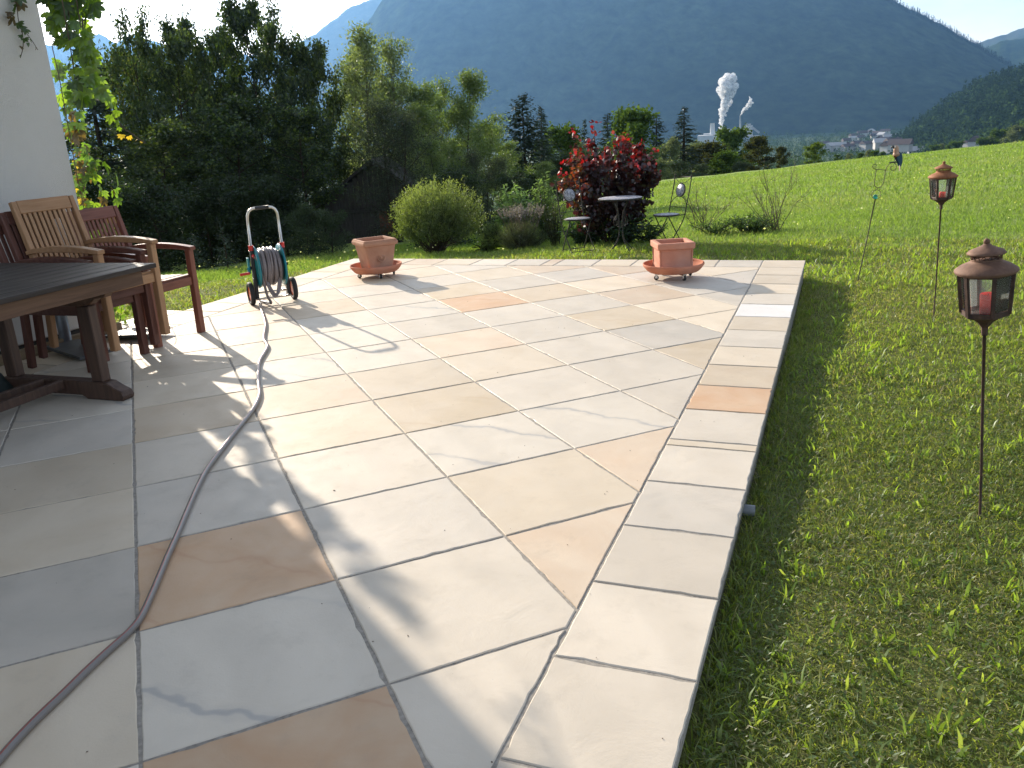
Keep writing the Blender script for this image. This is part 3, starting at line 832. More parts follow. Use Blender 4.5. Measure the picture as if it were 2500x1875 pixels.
def armchair(u, v, z, mv, mh, label, group=None, mslat=None, tilt=0.0, turn=0.0):
    r = empty('garden_armchair', uv(u, v, z), RZ + turn)
    if tilt: r.rotation_euler = (0, tilt, RZ + turn)
    tag(r, label, 'chair', group)
    w = .225
    mslat = mslat or mv
    for s in (-1, 1):
        g = G(); g.beam((0, s * w, 0), (.012, s * w, .635), .050, .050, up=(0, 1, 0), w1=.046, h1=.046); g.build('leg', mv, r, .004)
    for s in (-1, 1):
        g = G(); g.beam((-.545, s * w, 0), (-.50, s * w, .42), .048, .040, up=(0, 1, 0))
        g.beam((-.50, s * w, .4195), (-.635, s * w, .965), .048, .040, up=(0, 1, 0), w1=.034, h1=.036); g.build('leg', mv, r, .004)
    # arms: bowed rails from back post to front leg
    for s in (-1, 1):
        g = G(); N = 9; top = []; bot = []
        for i in range(N):
            t = i / (N - 1); x = -.575 + .625 * t; z0 = .632 + .040 * math.sin(PI * (t * .78 + .12)) - (.006 if i == 0 else 0)
            th = .026 + .014 * math.sin(PI * t)
            top.append((x, z0 + .012)); bot.append((x, z0 + .012 - th))
        poly = bot + top[::-1]
        wv = .030
        MM = Matrix(((1, 0, 0, 0), (0, 0, 1, 0), (0, 1, 0, 0), (0, 0, 0, 1)))
        g.extrude(poly, s * (w + .004) - wv, s * (w + .004) + wv, MM); g.build('armrest', mh, r, .004)
    # seat frame and slats
    g = G()
    for s in (-1, 1): g.beam((-.505, s * w, .40), (-.02, s * w, .405), .026, .062)
    g.beam((.004, -w + .025, .405), (.004, w - .025, .405), .026, .062); g.beam((-.498, -w + .02, .40), (-.498, w - .02, .40), .026, .055)
    g.build('seat_frame', mh, r, .003)
    for i in range(8):
        x = -.46 + i * .062
        g = G(); g.box((0, 0, 0), (.050, 2 * w - .03 + (.055 if i == 7 else 0), .016))
        g.build('seat_slat', mh, r, .003, (x, 0, .440 + .004 * math.cos(i)))
    # back: top rail, bottom rail, eleven slats
    d = Vector((-.135, 0, .545)).normalized(); b0 = Vector((-.50, 0, .42))
    def bp(t): return b0 + d * t
    g = G(); p = bp(.522); g.beam(p + Vector((0, -w + .022, 0)), p + Vector((0, w - .022, 0)), .028, .086, up=d); g.build('top_rail', mh, r, .004)
    g = G(); p = bp(.10); g.beam(p + Vector((0, -w + .022, 0)), p + Vector((0, w - .022, 0)), .024, .050, up=d); g.build('bottom_rail', mh, r, .003)
    for i in range(10):
        y = -w + .052 + i * (2 * w - .104) / 9
        g = G(); g.beam(bp(.124) + Vector((0, y, 0)), bp(.481) + Vector((0, y, 0)), .024, .014, up=(0, 0, 1)); g.build('back_slat', mslat, r, .002)
    return r

GC = 'stacked garden armchairs'
armchair(4.065, -4.470, 0, M_dred, M_dredh, 'dark red wooden armchair at the bottom of the stack by the table', GC)
armchair(4.120, -4.415, .058, M_dred, M_dredh, 'dark red wooden armchair in the middle of the stack, under the pale one', GC)
armchair(4.175, -4.360, .120, M_teak, M_teakh, 'pale teak armchair with slatted back, topmost of the chair stack', GC)
armchair(4.690, -4.515, 0, M_red, M_redh, 'single reddish wooden armchair with sunlit seat beside the stack')

tb = empty('garden_table', uv(3.72, -3.66), RZ + .035)
tag(tb, 'dark weathered rectangular wooden garden table in the house shade', 'table')
TW, TL = 1.20, 1.75       # local: x from -TW..0, y from -TL..0
nb = 10; bw_ = TW / nb
for i in range(nb):
    x = -TW + (i + .5) * bw_
    g = G(); g.box((0, 0, 0), (bw_ - .0022, TL, .026)); g.build('plank', M_tabd, tb, .003, (x, -TL / 2, .725 + .0006 * (i % 3)))
g = G(); g.box((-.062, -TL / 2, .668), (.024, TL - .14, .082)); g.box((-TW + .062, -TL / 2, .668), (.024, TL - .14, .082))
g.box((-TW / 2, -.085, .668), (TW - .15, .024, .082)); g.box((-TW / 2, -TL + .085, .668), (TW - .15, .024, .082)); g.build('apron', M_tabl, tb, .003)
MX = Matrix(((1, 0, 0, 0), (0, 0, 1, 0), (0, 1, 0, 0), (0, 0, 0, 1)))
for yy in (-.30, -TL + .30):
    head = [(-TW + .06, .70), (-TW + .06, .66), (-TW + .10, .60), (-TW + .17, .59), (-TW + .22, .555), (-TW + .30, .545), (-.30, .545), (-.22, .555), (-.17, .59), (-.10, .60), (-.06, .66), (-.06, .70)]
    g = G(); g.extrude(head[::-1], yy - .03, yy + .03, MX); g.build('trestle_head', M_tabl, tb, .004)
    foot = [(-TW + .10, .0), (-TW + .36, .0), (-TW + .40, .022), (-.40, .022), (-.36, 0), (-.10, .0), (-.085, .025), (-.10, .055), (-.15, .075), (-.20, .102), (-.24, .106), (-TW + .24, .106), (-TW + .20, .102), (-TW + .15, .075), (-TW + .10, .055), (-TW + .085, .025)]
    g = G(); g.extrude(foot, yy - .042, yy + .042, MX); g.build('foot_bar', M_tabv, tb, .006)
    for xx in (-.27, -TW + .27):
        g = G(); g.beam((xx, yy, .106), (xx, yy, .548), .085, .062, up=(0, 1, 0)); g.build('leg', M_tabv, tb, .005)
for xx in (-TW / 2 - .075, -TW / 2 + .075):
    g = G(); g.beam((xx, -TL + .345, .085), (xx, -.345, .085), .034, .052); g.build('stretcher', M_tabv, tb, .004)

# parasol foot under the chairs
M_galv = M_simple('galvanised_tube', (0.20, 0.22, 0.24), .45, .7, .15, 12)
M_slate = M_simple('dark_slate_plate', (0.085, 0.09, 0.095), .5, 0, .15, 12, .3)
pf = empty('parasol_stand', uv(4.36, -5.28), RZ); tag(pf, 'grey metal parasol tube on two dark plates under the stacked chairs', 'parasol stand')
g = G(); g.tube([(0, 0, .02), (0, 0, .56)], .040, 20); g.build('tube', M_galv, pf)
for (x, y, sx, sy, rz, ry) in ((.30, -.16, .46, .24, -.25, .06), (.34, .34, .42, .26, .08, -.05)):
    g = G(); g.box((0, 0, 0), (sx, sy, .022)); o = g.build('base_plate', M_slate, pf, .002, (x, y, .036)); o.rotation_euler = (0, ry, rz)
# dark folded cloth under the table
M_cloth = M_simple('dark_green_cloth', (0.022, 0.034, 0.034), .95, 0, .2, 15, .3)
g = G(); N = 18
for k, (r0, zz) in enumerate(((.20, .0), (.215, .05), (.19, .10), (.12, .15), (.02, .17))):
    pass
prof = [(.02, 0), (.20, 0), (.222, .05), (.20, .11), (.13, .16), (.01, .18)]
vs = []
for j, (r0, zz) in enumerate(prof):
    for k in range(N):
        a = 2 * PI * k / N; rr_ = r0 * (1 + .14 * math.sin(3 * a + j) + .07 * math.sin(7 * a + 2 * j))
        vs.append((rr_ * 1.3 * math.cos(a), rr_ * 1.0 * math.sin(a), zz * (1 + .2 * math.sin(2 * a))))
g.add(vs, [(i * N + k, i * N + (k + 1) % N, (i + 1) * N + (k + 1) % N, (i + 1) * N + k) for i in range(len(prof) - 1) for k in range(N)], True)
o = g.build('cloth_bundle', M_cloth, None, 0, uv(3.24, -4.78)); o.scale = (.8, .8, .8); tag(o, 'dark green folded cloth lying on the slabs under the table', 'cloth')

# ------------------------------------------------------------------ hose reel
M_black = M_simple('black_plastic', (0.022, 0.023, 0.025), .45, 0, .1, 30)
M_tyre = M_simple('black_tyre', (0.018, 0.018, 0.019), .7, 0, .1, 60, .3)
M_teal = M_simple('teal_plastic', (0.006, 0.21, 0.26), .35, 0, .08, 20)
M_orange = M_simple('orange_plastic', (0.72, 0.10, 0.03), .4, 0, .06, 20)
M_redp = M_simple('red_plastic', (0.62, 0.035, 0.025), .4, 0, .06, 20)
M_alu = M_simple('aluminium_tube', (0.62, 0.60, 0.56), .28, .9, .05, 30)
def M_hose_():
    t = NT('grey_hose_with_red_line'); u = t.new('ShaderNodeUVMap').outputs[0]
    s = t.new('ShaderNodeSeparateXYZ'); t.link(u, s.inputs[0])
    r = t.ramp(s.outputs[0], [(0.0, (0.15, 0.135, 0.125)), (0.235, (0.15, 0.135, 0.125)), (0.25, (0.27, 0.07, 0.055)), (0.29, (0.27, 0.07, 0.055)), (0.305, (0.18, 0.162, 0.15)),
                              (0.66, (0.18, 0.162, 0.15)), (0.68, (0.27, 0.07, 0.055)), (0.72, (0.27, 0.07, 0.055)), (0.74, (0.15, 0.135, 0.125))], 'LINEAR')
    t.link(r.outputs[0], t.b.inputs['Base Color']); t.b.inputs['Roughness'].default_value = .32
    n = t.noise(90, 3, .5, t.obj()); t.bump(n.outputs['Fac'], .2, .001)
    return t.m
M_hose = M_hose_()
M_hosew = M_simple('grey_hose', (0.21, 0.18, 0.18), .32, 0, .12, 60, .2)
wl_ = Vector((-2.245, 7.232, 0)); wr_ = Vector((-1.914, 7.402, 0))
RRZ = math.atan2(wr_.y - wl_.y, wr_.x - wl_.x)
reel = empty('hose_reel_cart', (wl_ + wr_) / 2, RRZ); tag(reel, 'teal and black hose reel trolley with tall metal handle, full of grey hose', 'hose reel')
def wheel(x, yy, s):
    w_ = empty('wheel', (x, yy, .1)); w_.parent = reel
    MXr = Matrix.Rotation(PI / 2, 4, 'Y')
    g = G(); g.lathe([(.070, -.018), (.092, -.020), (.100, -.014), (.1015, 0), (.100, .014), (.092, .020), (.070, .018), (.068, 0)], 30, closed=True); g.v = [tuple(MXr @ Vector(v)) for v in g.v]; g.build('tyre', M_tyre, w_)
    g = G(); g.lathe([(.0, -.010), (.03, -.012), (.062, -.006), (.071, -.010), (.071, .010), (.062, .006), (.03, .012), (.0, .010)], 24); g.v = [tuple(MXr @ Vector(v)) for v in g.v]; g.build('rim', M_orange, w_)
wheel(-.186, 0, -1); wheel(.186, 0, 1)
for s in (-1, 1):
    g = G()
    g.beam((s * .140, .0, .045), (s * .137, -.01, .235), .030, .070, up=(0, 1, 0), h1=.060)
    g.beam((s * .137, -.01, .2345), (s * .134, -.018, .478), .030, .060, up=(0, 1, 0), h1=.040)
    g.build('side_frame', M_black, reel, .006, seg=2)
    g = G(); g.tube([(s * .134, -.018, .474), (s * .134, -.018, .518)], .021, 14); g.build('collar', M_redp, reel, .003)
    # flange of the drum: dished disc with ribs
    g = G(); MY = Matrix.Translation((s * .112, .0, .325)) @ Matrix.Rotation(PI / 2 * s, 4, 'Y')
    g.lathe([(.03, .004), (.06, .0), (.12, -.004), (.178, -.010), (.184, -.004), (.182, .004), (.12, .004), (.03, .012)], 36)
    for k in range(12):
        a = 2 * PI * k / 12
        g.beam((.05 * math.cos(a), .05 * math.sin(a), .006), (.17 * math.cos(a), .17 * math.sin(a), .002), .006, .010)
    g.v = [tuple(MY @ Vector(v)) for v in g.v]; g.build('drum_flange', M_teal, reel)
hb = [(-.134, -.018, .50)]
for (x, z) in ((-.130, .74), (-.126, .775), (-.112, .808), (-.088, .826), (-.06, .830), (0, .831), (.06, .830), (.088, .826), (.112, .808), (.126, .775), (.130, .74), (.134, .50)):
    hb.append((x, -.018 - .06 * (z - .5), z))
g = G(); g.tube(hb, .0115, 12); g.build('handle', M_alu, reel)
g = G(); g.tube([(-.058, -.0378, .8305), (.058, -.0378, .8305)], .0155, 14); g.build('grip', M_black, reel)
for (yy, z) in ((.0, .098), (-.045, .050)):
    g = G(); g.tube([(-.15, yy, z), (.15, yy, z)], .009, 10); g.build('cross_bar', M_alu, reel)
g = G(); g.tube([(-.165, .0, .325), (.165, .0, .325)], .016, 12); g.build('axle', M_black, reel)
g = G(); g.tube([(.115, 0, .325), (-.115, 0, .325)], .060, 20); g.build('drum', M_teal, reel)
g = G(); g.extrude([(-.02, -.02), (.02, -.02), (.028, .09), (-.028, .09)], -.008, .008, Matrix.Translation((-.172, -.005, .325)) @ Matrix.Rotation(PI / 2, 4, 'Y') @ Matrix.Rotation(PI / 2, 4, 'Z'))
g.tube([(-.18, -.015, .325), (-.18, -.045, .288)], .013, 10); g.build('crank_arm', M_teal, reel, .002)
g = G(); g.tube([(-.180, -.045, .287), (-.262, -.052, .283)], .0125, 12); g.build('crank_handle', M_redp, reel, .002)
# hose wound on the drum: three layers
g = G()
hr = .0105
rl = np.random.default_rng(5)
for li, (rr0, nt) in enumerate(((.098, 9), (.118, 9), (.138, 9), (.155, 7))):
    pts = []
    x0, x1 = (-.094, .094) if li < 3 else (-.045, .088)
    ph = rl.uniform(0, 6, 3)
    for k in range(nt * 22 + 1):
        t = k / (nt * 22); a = 2 * PI * k / 22
        x = (x0 + (x1 - x0) * t) * (1 if li % 2 == 0 else -1) + .007 * math.sin(a + ph[0]) + .006 * math.sin(t * 17 + ph[1])
        rr_ = rr0 + .004 * math.sin(t * 23 + ph[2]) + .004 * math.sin(2 * a + t * 9) + (.010 * max(0, -math.sin(a)) if li == 3 else .0)
        pts.append((x, rr_ * math.cos(a), .325 + rr_ * math.sin(a)))
    g.tube(pts, hr, 7)
for (xa, xb, dz) in ((-.06, .075, .150), (-.07, .055, .165)):
    pts = []
    for k in range(17):
        t = k / 16; x = xa + (xb - xa) * t
        pts.append((x, -.10 - .03 * math.sin(PI * t), .235 - dz * math.sin(PI * t)))
    g.tube(pts, hr, 8)
g.build('wound_hose', M_hosew, reel)
Rm = Matrix.Translation((wl_ + wr_) / 2) @ Matrix.Rotation(RRZ, 4, 'Z')
g = G(); g.tube([(-.128, -.040, .432), (-.122, -.062, .422)], .014, 12); g.build('hose_connector', M_redp, reel, .002)

# the long hose: from the reel down to the slabs and past the camera
pts = [Rm @ Vector(p) for p in ((-.124, -.055, .424), (-.112, -.088, .408), (-.100, -.112, .36), (-.092, -.128, .27), (-.086, -.140, .17), (-.078, -.160, .08), (-.066, -.195, .03))]
path = [(561, 650), (566, 672), (572, 690), (574, 705), (571, 722), (571, 735), (576, 742), (578, 750), (572, 762), (562, 779), (559, 795), (558, 815), (559, 832), (561, 850), (556, 868), (543, 890),
        (524, 914), (503, 940), (483, 966), (463, 992), (446, 1016), (428, 1050), (412, 1086), (396, 1124), (380, 1162), (362, 1202), (344, 1245), (324, 1292), (303, 1335), (278, 1366),
        (240, 1400), (190, 1446), (135, 1500), (80, 1552), (30, 1604), (-10, 1650), (-60, 1705)]
pts += [on_z(x, y, hr + .001) for x, y in path]
last = pts[-1]; pts += [last + Vector((-.06, -.12, 0)), last + Vector((-.05, -.35, 0)), last + Vector((.1, -.7, 0)), last + Vector((.2, -1.1, 0))]
def catmull(P, k=4):
    out = []
    for i in range(len(P) - 1):
        p0, p1, p2, p3 = P[max(i - 1, 0)], P[i], P[i + 1], P[min(i + 2, len(P) - 1)]
        for j in range(k):
            t = j / k
            out.append(0.5 * ((2 * p1) + (p2 - p0) * t + (2 * p0 - 5 * p1 + 4 * p2 - p3) * t * t + (3 * p1 - p0 - 3 * p2 + p3) * t ** 3))
    out.append(P[-1]); return out
g = G(); g.tube(catmull(pts, 4), .0112, 14)
o = g.build('garden_hose', M_hose); tag(o, 'long grey garden hose with thin red lines winding across the slabs', 'garden hose')

# ------------------------------------------------------------------ planters
def M_terra(name, c1, c2, c3, bl=0.5):
    t = NT(name); o = t.obj(); n = t.noise(5, 5, .6, o, .5); n2 = t.noise(60, 4, .6, o); n3 = t.noise(2.2, 3, .5, o)
    r = t.ramp(n.outputs['Fac'], [(.3, c1), (.65, c2)])
    m_ = t.mix(t.ramp(n3.outputs['Fac'], [(.5, 0.0), (.72, bl)]).outputs[0], r.outputs[0], c3)
    t.link(m_.outputs[0], t.b.inputs['Base Color']); t.b.inputs['Roughness'].default_value = .85; t.b.inputs['Specular IOR Level'].default_value = .25
    t.bump(n2.outputs['Fac'], .3, .002); return t.m
M_terL = M_terra('old_terracotta', (.36, .18, .115), (.45, .25, .165), (.50, .36, .28), .7)
M_terR = M_terra('new_terracotta', (.48, .21, .14), (.56, .275, .19), (.58, .38, .31), .6)
M_terS = M_terra('terracotta_saucer', (.43, .15, .085), (.50, .195, .115), (.50, .28, .21), .5)
M_brownp = M_simple('brown_trolley', (.16, .055, .03), .6, 0, .1, 20)
M_steel = M_simple('steel_fork', (.55, .55, .55), .3, .9, .05, 30)
def saucer(c, r, z, label, mt):
    s = empty('plant_trolley', (c[0], c[1], 0)); tag(s, label, 'plant trolley')
    g = G(); rr_ = r
    g.lathe([(.0, z - .055), (rr_ * .72, z - .057), (rr_ * .80, z - .050), (rr_ * .90, z - .022), (rr_ * .955, z - .006), (rr_ * .955, z + .002), (rr_ * .985, z + .010), (rr_, z + .004), (rr_ * .995, z - .010),
             (rr_ * .94, z - .030), (rr_ * .86, z - .055), (rr_ * .80, z - .066), (.0, z - .068)][::-1], 48)
    g.build('saucer', mt, s)
    g = G(); g.beam((-.17, -.06, z - .076), (.17, .06, z - .076), .04, .014); g.beam((-.06, .17, z - .0765), (.06, -.17, z - .0765), .04, .014); g.build('trolley_frame', M_brownp, s, .002)
    for k, (x, y) in enumerate(((.165, .062), (-.165, -.062), (-.062, .165), (.062, -.165))):
        cst = empty('caster', (x, y, 0)); cst.parent = s; cst.rotation_euler = (0, 0, k * 1.1 + .3)
        MXr = Matrix.Translation((0, 0, .0215)) @ Matrix.Rotation(PI / 2, 4, 'Y')
        g = G(); g.lathe([(0, -.009), (.018, -.009), (.0215, -.006), (.0215, .006), (.018, .009), (0, .009)], 16); g.v = [tuple(MXr @ Vector(v)) for v in g.v]; g.build('caster_wheel', M_tyre, cst)
        g = G(); g.box((-.0115, 0, .034), (.0025, .020, .034)); g.box((.0115, 0, .034), (.0025, .020, .034)); g.box((0, 0, .0535), (.032, .026, .006)); g.build('caster_fork', M_steel, cst)
    return s
def sq_ring(g, prof, corner=0.0, wob=0.0):
    """square lathe: prof (half side, z)"""
    vs = []; n = 16
    for a_, z in prof:
        for k in range(4):
            c0 = [(-1, -1), (1, -1), (1, 1), (-1, 1)][k]; c1 = [(1, -1), (1, 1), (-1, 1), (-1, -1)][k]
            for j in range(4):
                t = [0.035, 0.35, 0.65, 0.965][j]
                vs.append(((c0[0] + (c1[0] - c0[0]) * t) * a_, (c0[1] + (c1[1] - c0[1]) * t) * a_, z))
    fs = [(i * n + k, i * n + (k + 1) % n, (i + 1) * n + (k + 1) % n, (i + 1) * n + k) for i in range(len(prof) - 1) for k in range(n)]
    fs.append(tuple(reversed(range((len(prof) - 1) * n, len(prof) * n)))) if False else fs.append(tuple(range((len(prof) - 1) * n, len(prof) * n)))
    g.add(vs, fs)
sL = saucer((-1.308, 8.40), .262, .118, 'round terracotta saucer on black casters under the left square pot', M_terS)
sR = saucer((1.505, 7.385), .272, .130, 'round terracotta saucer on black casters under the right square pot', M_terS)
pL = empty('terracotta_pot', (-1.298, 8.40, .0645), rad(29)); tag(pL, 'tapered square brown terracotta pot with a rosette, standing in the left saucer', 'flower pot')
g = G(); sq_ring(g, [(.05, .001), (.118, .001), (.124, .02), (.158, .252), (.160, .255), (.178, .262), (.182, .275), (.182, .292), (.176, .302), (.172, .304), (.172, .312), (.166, .316), (.146, .316), (.140, .30), (.112, .06), (.02, .055)])
g.build('pot', M_terL, pL, .003, seg=2)
g = G()
for s in (-1, 1):
    for (x, y, sx, sy) in ((0, 0, 0, 0),): pass
ros = G(); ros.lathe([(.040, 0), (.044, .004), (.040, .007), (.034, .004), (.032, 0)], 22); ros.lathe([(0, .006), (.01, .005), (.014, 0)], 12)
for k in range(10):
    a = 2 * PI * k / 10; ros.ball((.024 * math.cos(a), .024 * math.sin(a), .001), .0065, 6)
MR = Matrix.Translation((.0, -.1435, .140)) @ Matrix.Rotation(-.145, 4, 'X') @ Matrix.Rotation(PI / 2, 4, 'X')
ros.v = [tuple(MR @ Vector(v)) for v in ros.v]; ros.build('rosette', M_terL, pL)
pR = empty('terracotta_pot', (1.500, 7.405, .0765), rad(2)); tag(pR, 'blocky pinkish terracotta pot with wide square rim, standing in the right saucer', 'flower pot')
g = G(); sq_ring(g, [(.05, .001), (.142, .001), (.146, .012), (.140, .06), (.141, .175), (.146, .190), (.162, .198), (.165, .205), (.167, .245), (.160, .252), (.128, .252), (.124, .236), (.118, .05), (.02, .045)])
g.build('pot', M_terR, pR, .003, seg=2)
for sx_ in (-1, 1):
    for sy_ in (-1, 1):
        g = G(); g.tube([(sx_ * .141, sy_ * .141, .004), (sx_ * .1395, sy_ * .1395, .09), (sx_ * .142, sy_ * .142, .188)], .0085, 8); g.build('corner_post', M_terR, pR)

# ------------------------------------------------------------------ lanterns
def M_rust(name, c1, c2, c3):
    t = NT(name); o = t.obj(); n = t.noise(38, 6, .7, o); n2 = t.noise(9, 4, .6, o)
    r = t.ramp(n.outputs['Fac'], [(.3, c1), (.55, c2), (.75, c3)])
    mx = t.mix(t.ramp(n2.outputs['Fac'], [(.4, 0.), (.65, .5)]).outputs[0], r.outputs[0], c1)
    t.link(mx.outputs[0], t.b.inputs['Base Color']); t.b.inputs['Roughness'].default_value = .75; t.b.inputs['Metallic'].default_value = .2
    t.bump(n.outputs['Fac'], .4, .001); return t.m
M_rustd = M_rust('rusty_iron_dark', (.035, .022, .018), (.085, .048, .035), (.15, .085, .055))
M_rustr = M_rust('rusty_iron_roof', (.11, .06, .042), (.19, .105, .07), (.28, .17, .115))
M_rusto = M_rust('rusty_iron_orange', (.17, .065, .03), (.30, .12, .05), (.36, .18, .09))
M_wax = M_simple('red_wax', (.85, .026, .018), .45, 0, .05, 20)
M_wax.node_tree.nodes['Principled BSDF'].inputs['Subsurface Weight'].default_value = .6
M_wax.node_tree.nodes['Principled BSDF'].inputs['Subsurface Radius'].default_value = (.03, .004, .003)
M_wax.node_tree.nodes['Principled BSDF'].inputs['Subsurface Scale'].default_value = 1.0
def M_glass_():
    t = NT('lantern_glass')
    tr = t.new('ShaderNodeBsdfTransparent'); tr.inputs[0].default_value = (.96, .98, .97, 1)
    gl = t.new('ShaderNodeBsdfGlossy'); gl.inputs['Roughness'].default_value = .12; gl.inputs['Color'].default_value = (.9, .95, 1, 1)
    df = t.new('ShaderNodeBsdfTranslucent'); df.inputs[0].default_value = (.75, .77, .74, 1)
    n = t.noise(14, 4, .6, t.obj())
    m0 = t.new('ShaderNodeMixShader'); t.link(t.ramp(n.outputs['Fac'], [(.2, .07), (.8, .13)]).outputs[0], m0.inputs[0]); t.link(tr.outputs[0], m0.inputs[1]); t.link(df.outputs[0], m0.inputs[2])
    m1 = t.new('ShaderNodeMixShader'); fr = t.new('ShaderNodeFresnel'); fr.inputs[0].default_value = 1.45
    t.link(fr.outputs[0], m1.inputs[0]); t.link(m0.outputs[0], m1.inputs[1]); t.link(gl.outputs[0], m1.inputs[2])
    t.link(m1.outputs[0], t.out.inputs['Surface']); t.n.remove(t.b); return t.m
M_lglass = M_glass_()
def lantern(base, top, r0, r1, hb, rz, label, mroof, door, candle_dx=0.0, ch=.07, cr=.024, group='lanterns on garden stakes'):
    base = Vector(base); top = Vector(top); d = top - base; L = d.length
    root = empty('garden_lantern', base); root.rotation_mode = 'QUATERNION'
    root.rotation_quaternion = d.to_track_quat('Z', 'Y'); tag(root, label, 'lantern', group)
    g = G(); g.tube([(0, 0, -.12), (.004, 0, L * .3), (-.003, .002, L * .62), (0, 0, L)], [.0048, .0052, .0055, .006], 8); g.build('stake', M_rustd, root)
    n = 6
    def hexa(z, r, k): a = rz + 2 * PI * k / n; return Vector((r * math.cos(a), r * math.sin(a), z))
    # cup below the body
    g = G(); vs = []
    cup = [(.010, L - .03), (.012, L), (.026, L + .018), (r0 * .62, L + .032), (r0 * 1.02, L + .044), (r0 * 1.02, L + .050), (.005, L + .050)]
    for r, z in cup: vs += [hexa(z, r, k) for k in range(n)]
    g.add(vs, [(i * n + k, i * n + (k + 1) % n, (i + 1) * n + (k + 1) % n, (i + 1) * n + k) for i in range(len(cup) - 1) for k in range(n)])
    g.build('cup', M_rustd, root)
    z0 = L + .050; z1 = z0 + hb
    for k in range(n):
        g = G(); g.beam(hexa(z0, r0, k), hexa(z1, r1, k), .011, .011, up=hexa(0, 1, k)); g.build('corner_bar', M_rustd, root)
    g = G()
    for k in range(n):
        g.beam(hexa(z0 + .005, r0 * .985, k), hexa(z0 + .005, r0 * .985, k + 1), .004, .011); g.beam(hexa(z1 - .006, r1 * .985, k), hexa(z1 - .006, r1 * .985, k + 1), .004, .012)
    g.build('frame_band', M_rustd, root)
    for k in range(n):
        a0, a1 = hexa(z0 + .012, r0 * .93, k), hexa(z0 + .012, r0 * .93, k + 1); b0, b1 = hexa(z1 - .010, r1 * .93, k), hexa(z1 - .010, r1 * .93, k + 1)
        g = G(); nn = (a1 - a0).cross(b0 - a0).normalized() * .0012
        i0 = .08; A0 = a0.lerp(a1, i0); A1 = a0.lerp(a1, 1 - i0); B0 = b0.lerp(b1, i0); B1 = b0.lerp(b1, 1 - i0)
        g.add([A0, A1, B1, B0, A0 + nn, A1 + nn, B1 + nn, B0 + nn], [(3, 2, 1, 0), (4, 5, 6, 7), (0, 1, 5, 4), (1, 2, 6, 5), (2, 3, 7, 6), (3, 0, 4, 7)]); g.build('glass_pane', M_lglass, root)
    # door: a grey framed leaf with latch
    k = door; dr = empty('door', (0, 0, 0)); dr.parent = root
    a0, a1 = hexa(z0 + .008, r0 * 1.03, k), hexa(z0 + .008, r0 * 1.03, k + 1); b0, b1 = hexa(z1 - .012, r1 * 1.03, k), hexa(z1 - .012, r1 * 1.03, k + 1)
    A0 = a0.lerp(a1, .10); A1 = a0.lerp(a1, .90); B0 = b0.lerp(b1, .10); B1 = b0.lerp(b1, .90); nrm = (a1 - a0).cross(b0 - a0).normalized()
    g = G()
    for p, q in ((A0, A1), (B0, B1), (A0, B0), (A1, B1)): g.beam(p, q, .010, .0035, up=nrm)
    g.build('door_frame', M_grayw, dr, .001)
    cpt = A1.lerp(B1, .42) + nrm * .006
    g = G(); g.tube([cpt + (A1 - A0).normalized() * .010 * math.cos(t) + Vector((0, 0, .010 * math.sin(t))) for t in np.linspace(0.3, 5.2, 9)], .0018, 6)
    g.tube([cpt, cpt + Vector((0, 0, -.022))], .0018, 6); g.build('latch', M_rustr, dr)
    # roof, vent collar, cap, knob
    g = G(); R1_ = r1 * 1.16
    g.lathe([(R1_ * .94, z1 - .005), (R1_, z1 + .002), (R1_ * .99, z1 + .008), (R1_ * .80, z1 + .022), (R1_ * .62, z1 + .030), (R1_ * .50, z1 + .036), (R1_ * .48, z1 + .040), (.01, z1 + .040)], 30); g.build('roof', mroof, root)
    zc_ = z1 + .038; rc_ = R1_ * .475
    g = G(); g.lathe([(rc_, zc_), (rc_ * 1.03, zc_ + .003), (rc_, zc_ + .007)], 24)
    for q in range(14):
        a = 2 * PI * q / 14; b = a + 2 * PI / 14; c_ = (a + b) / 2
        pa = Vector((rc_ * math.cos(a), rc_ * math.sin(a), zc_ + .006)); pb = Vector((rc_ * math.cos(b), rc_ * math.sin(b), zc_ + .006)); pc = Vector((rc_ * math.cos(c_), rc_ * math.sin(c_), zc_ + .021))
        g.beam(pa, pc, .0035, .002); g.beam(pc, pb, .0035, .002)
    g.lathe([(rc_, zc_ + .020), (rc_ * 1.02, zc_ + .026)], 24); g.build('vent_collar', mroof, root)
    zt = zc_ + .024; rt_ = R1_ * .62
    g = G(); g.lathe([(.02, zt - .002), (rt_ * .97, zt - .001), (rt_, zt + .002), (rt_ * .86, zt + .010), (rt_ * .55, zt + .018), (rt_ * .28, zt + .026), (rt_ * .16, zt + .032), (.006, zt + .034)], 28); g.build('cap', mroof, root)
    g = G(); g.ball((0, 0, zt + .040), .0105, 12); g.build('knob', mroof, root)
    # the candle is not fixed to the lantern
    Mx = Matrix.Translation(base) @ root.rotation_quaternion.to_matrix().to_4x4()
    cd = empty('candle', Mx @ Vector((candle_dx, .004, z0))); cd.rotation_mode = 'QUATERNION'; cd.rotation_quaternion = root.rotation_quaternion
    g = G(); g.lathe([(0, .001), (cr, .001), (cr, ch), (cr * .93, ch + .002), (cr * .8, ch - .006), (0, ch - .008)], 26); g.build('wax', M_wax, cd)
    g = G(); g.tube([(0, 0, ch - .009), (.001, 0, ch + .002)], .001, 5); g.build('wick', M_black, cd)
    return cd
M_grayw = M_rust('greyed_door_frame', (.10, .08, .065), (.19, .155, .13), (.27, .23, .20))
zz1 = -.15
c1_ = lantern((1.711, 2.767, zz1), (1.642, 2.767, .628), .074, .084, .145, rad(-72), 'nearest rusty lantern on a leaning stake, red candle inside', M_rustr, 3, .010, .068, .025)
tag(c1_, 'thick red candle inside the nearest lantern', 'candle')
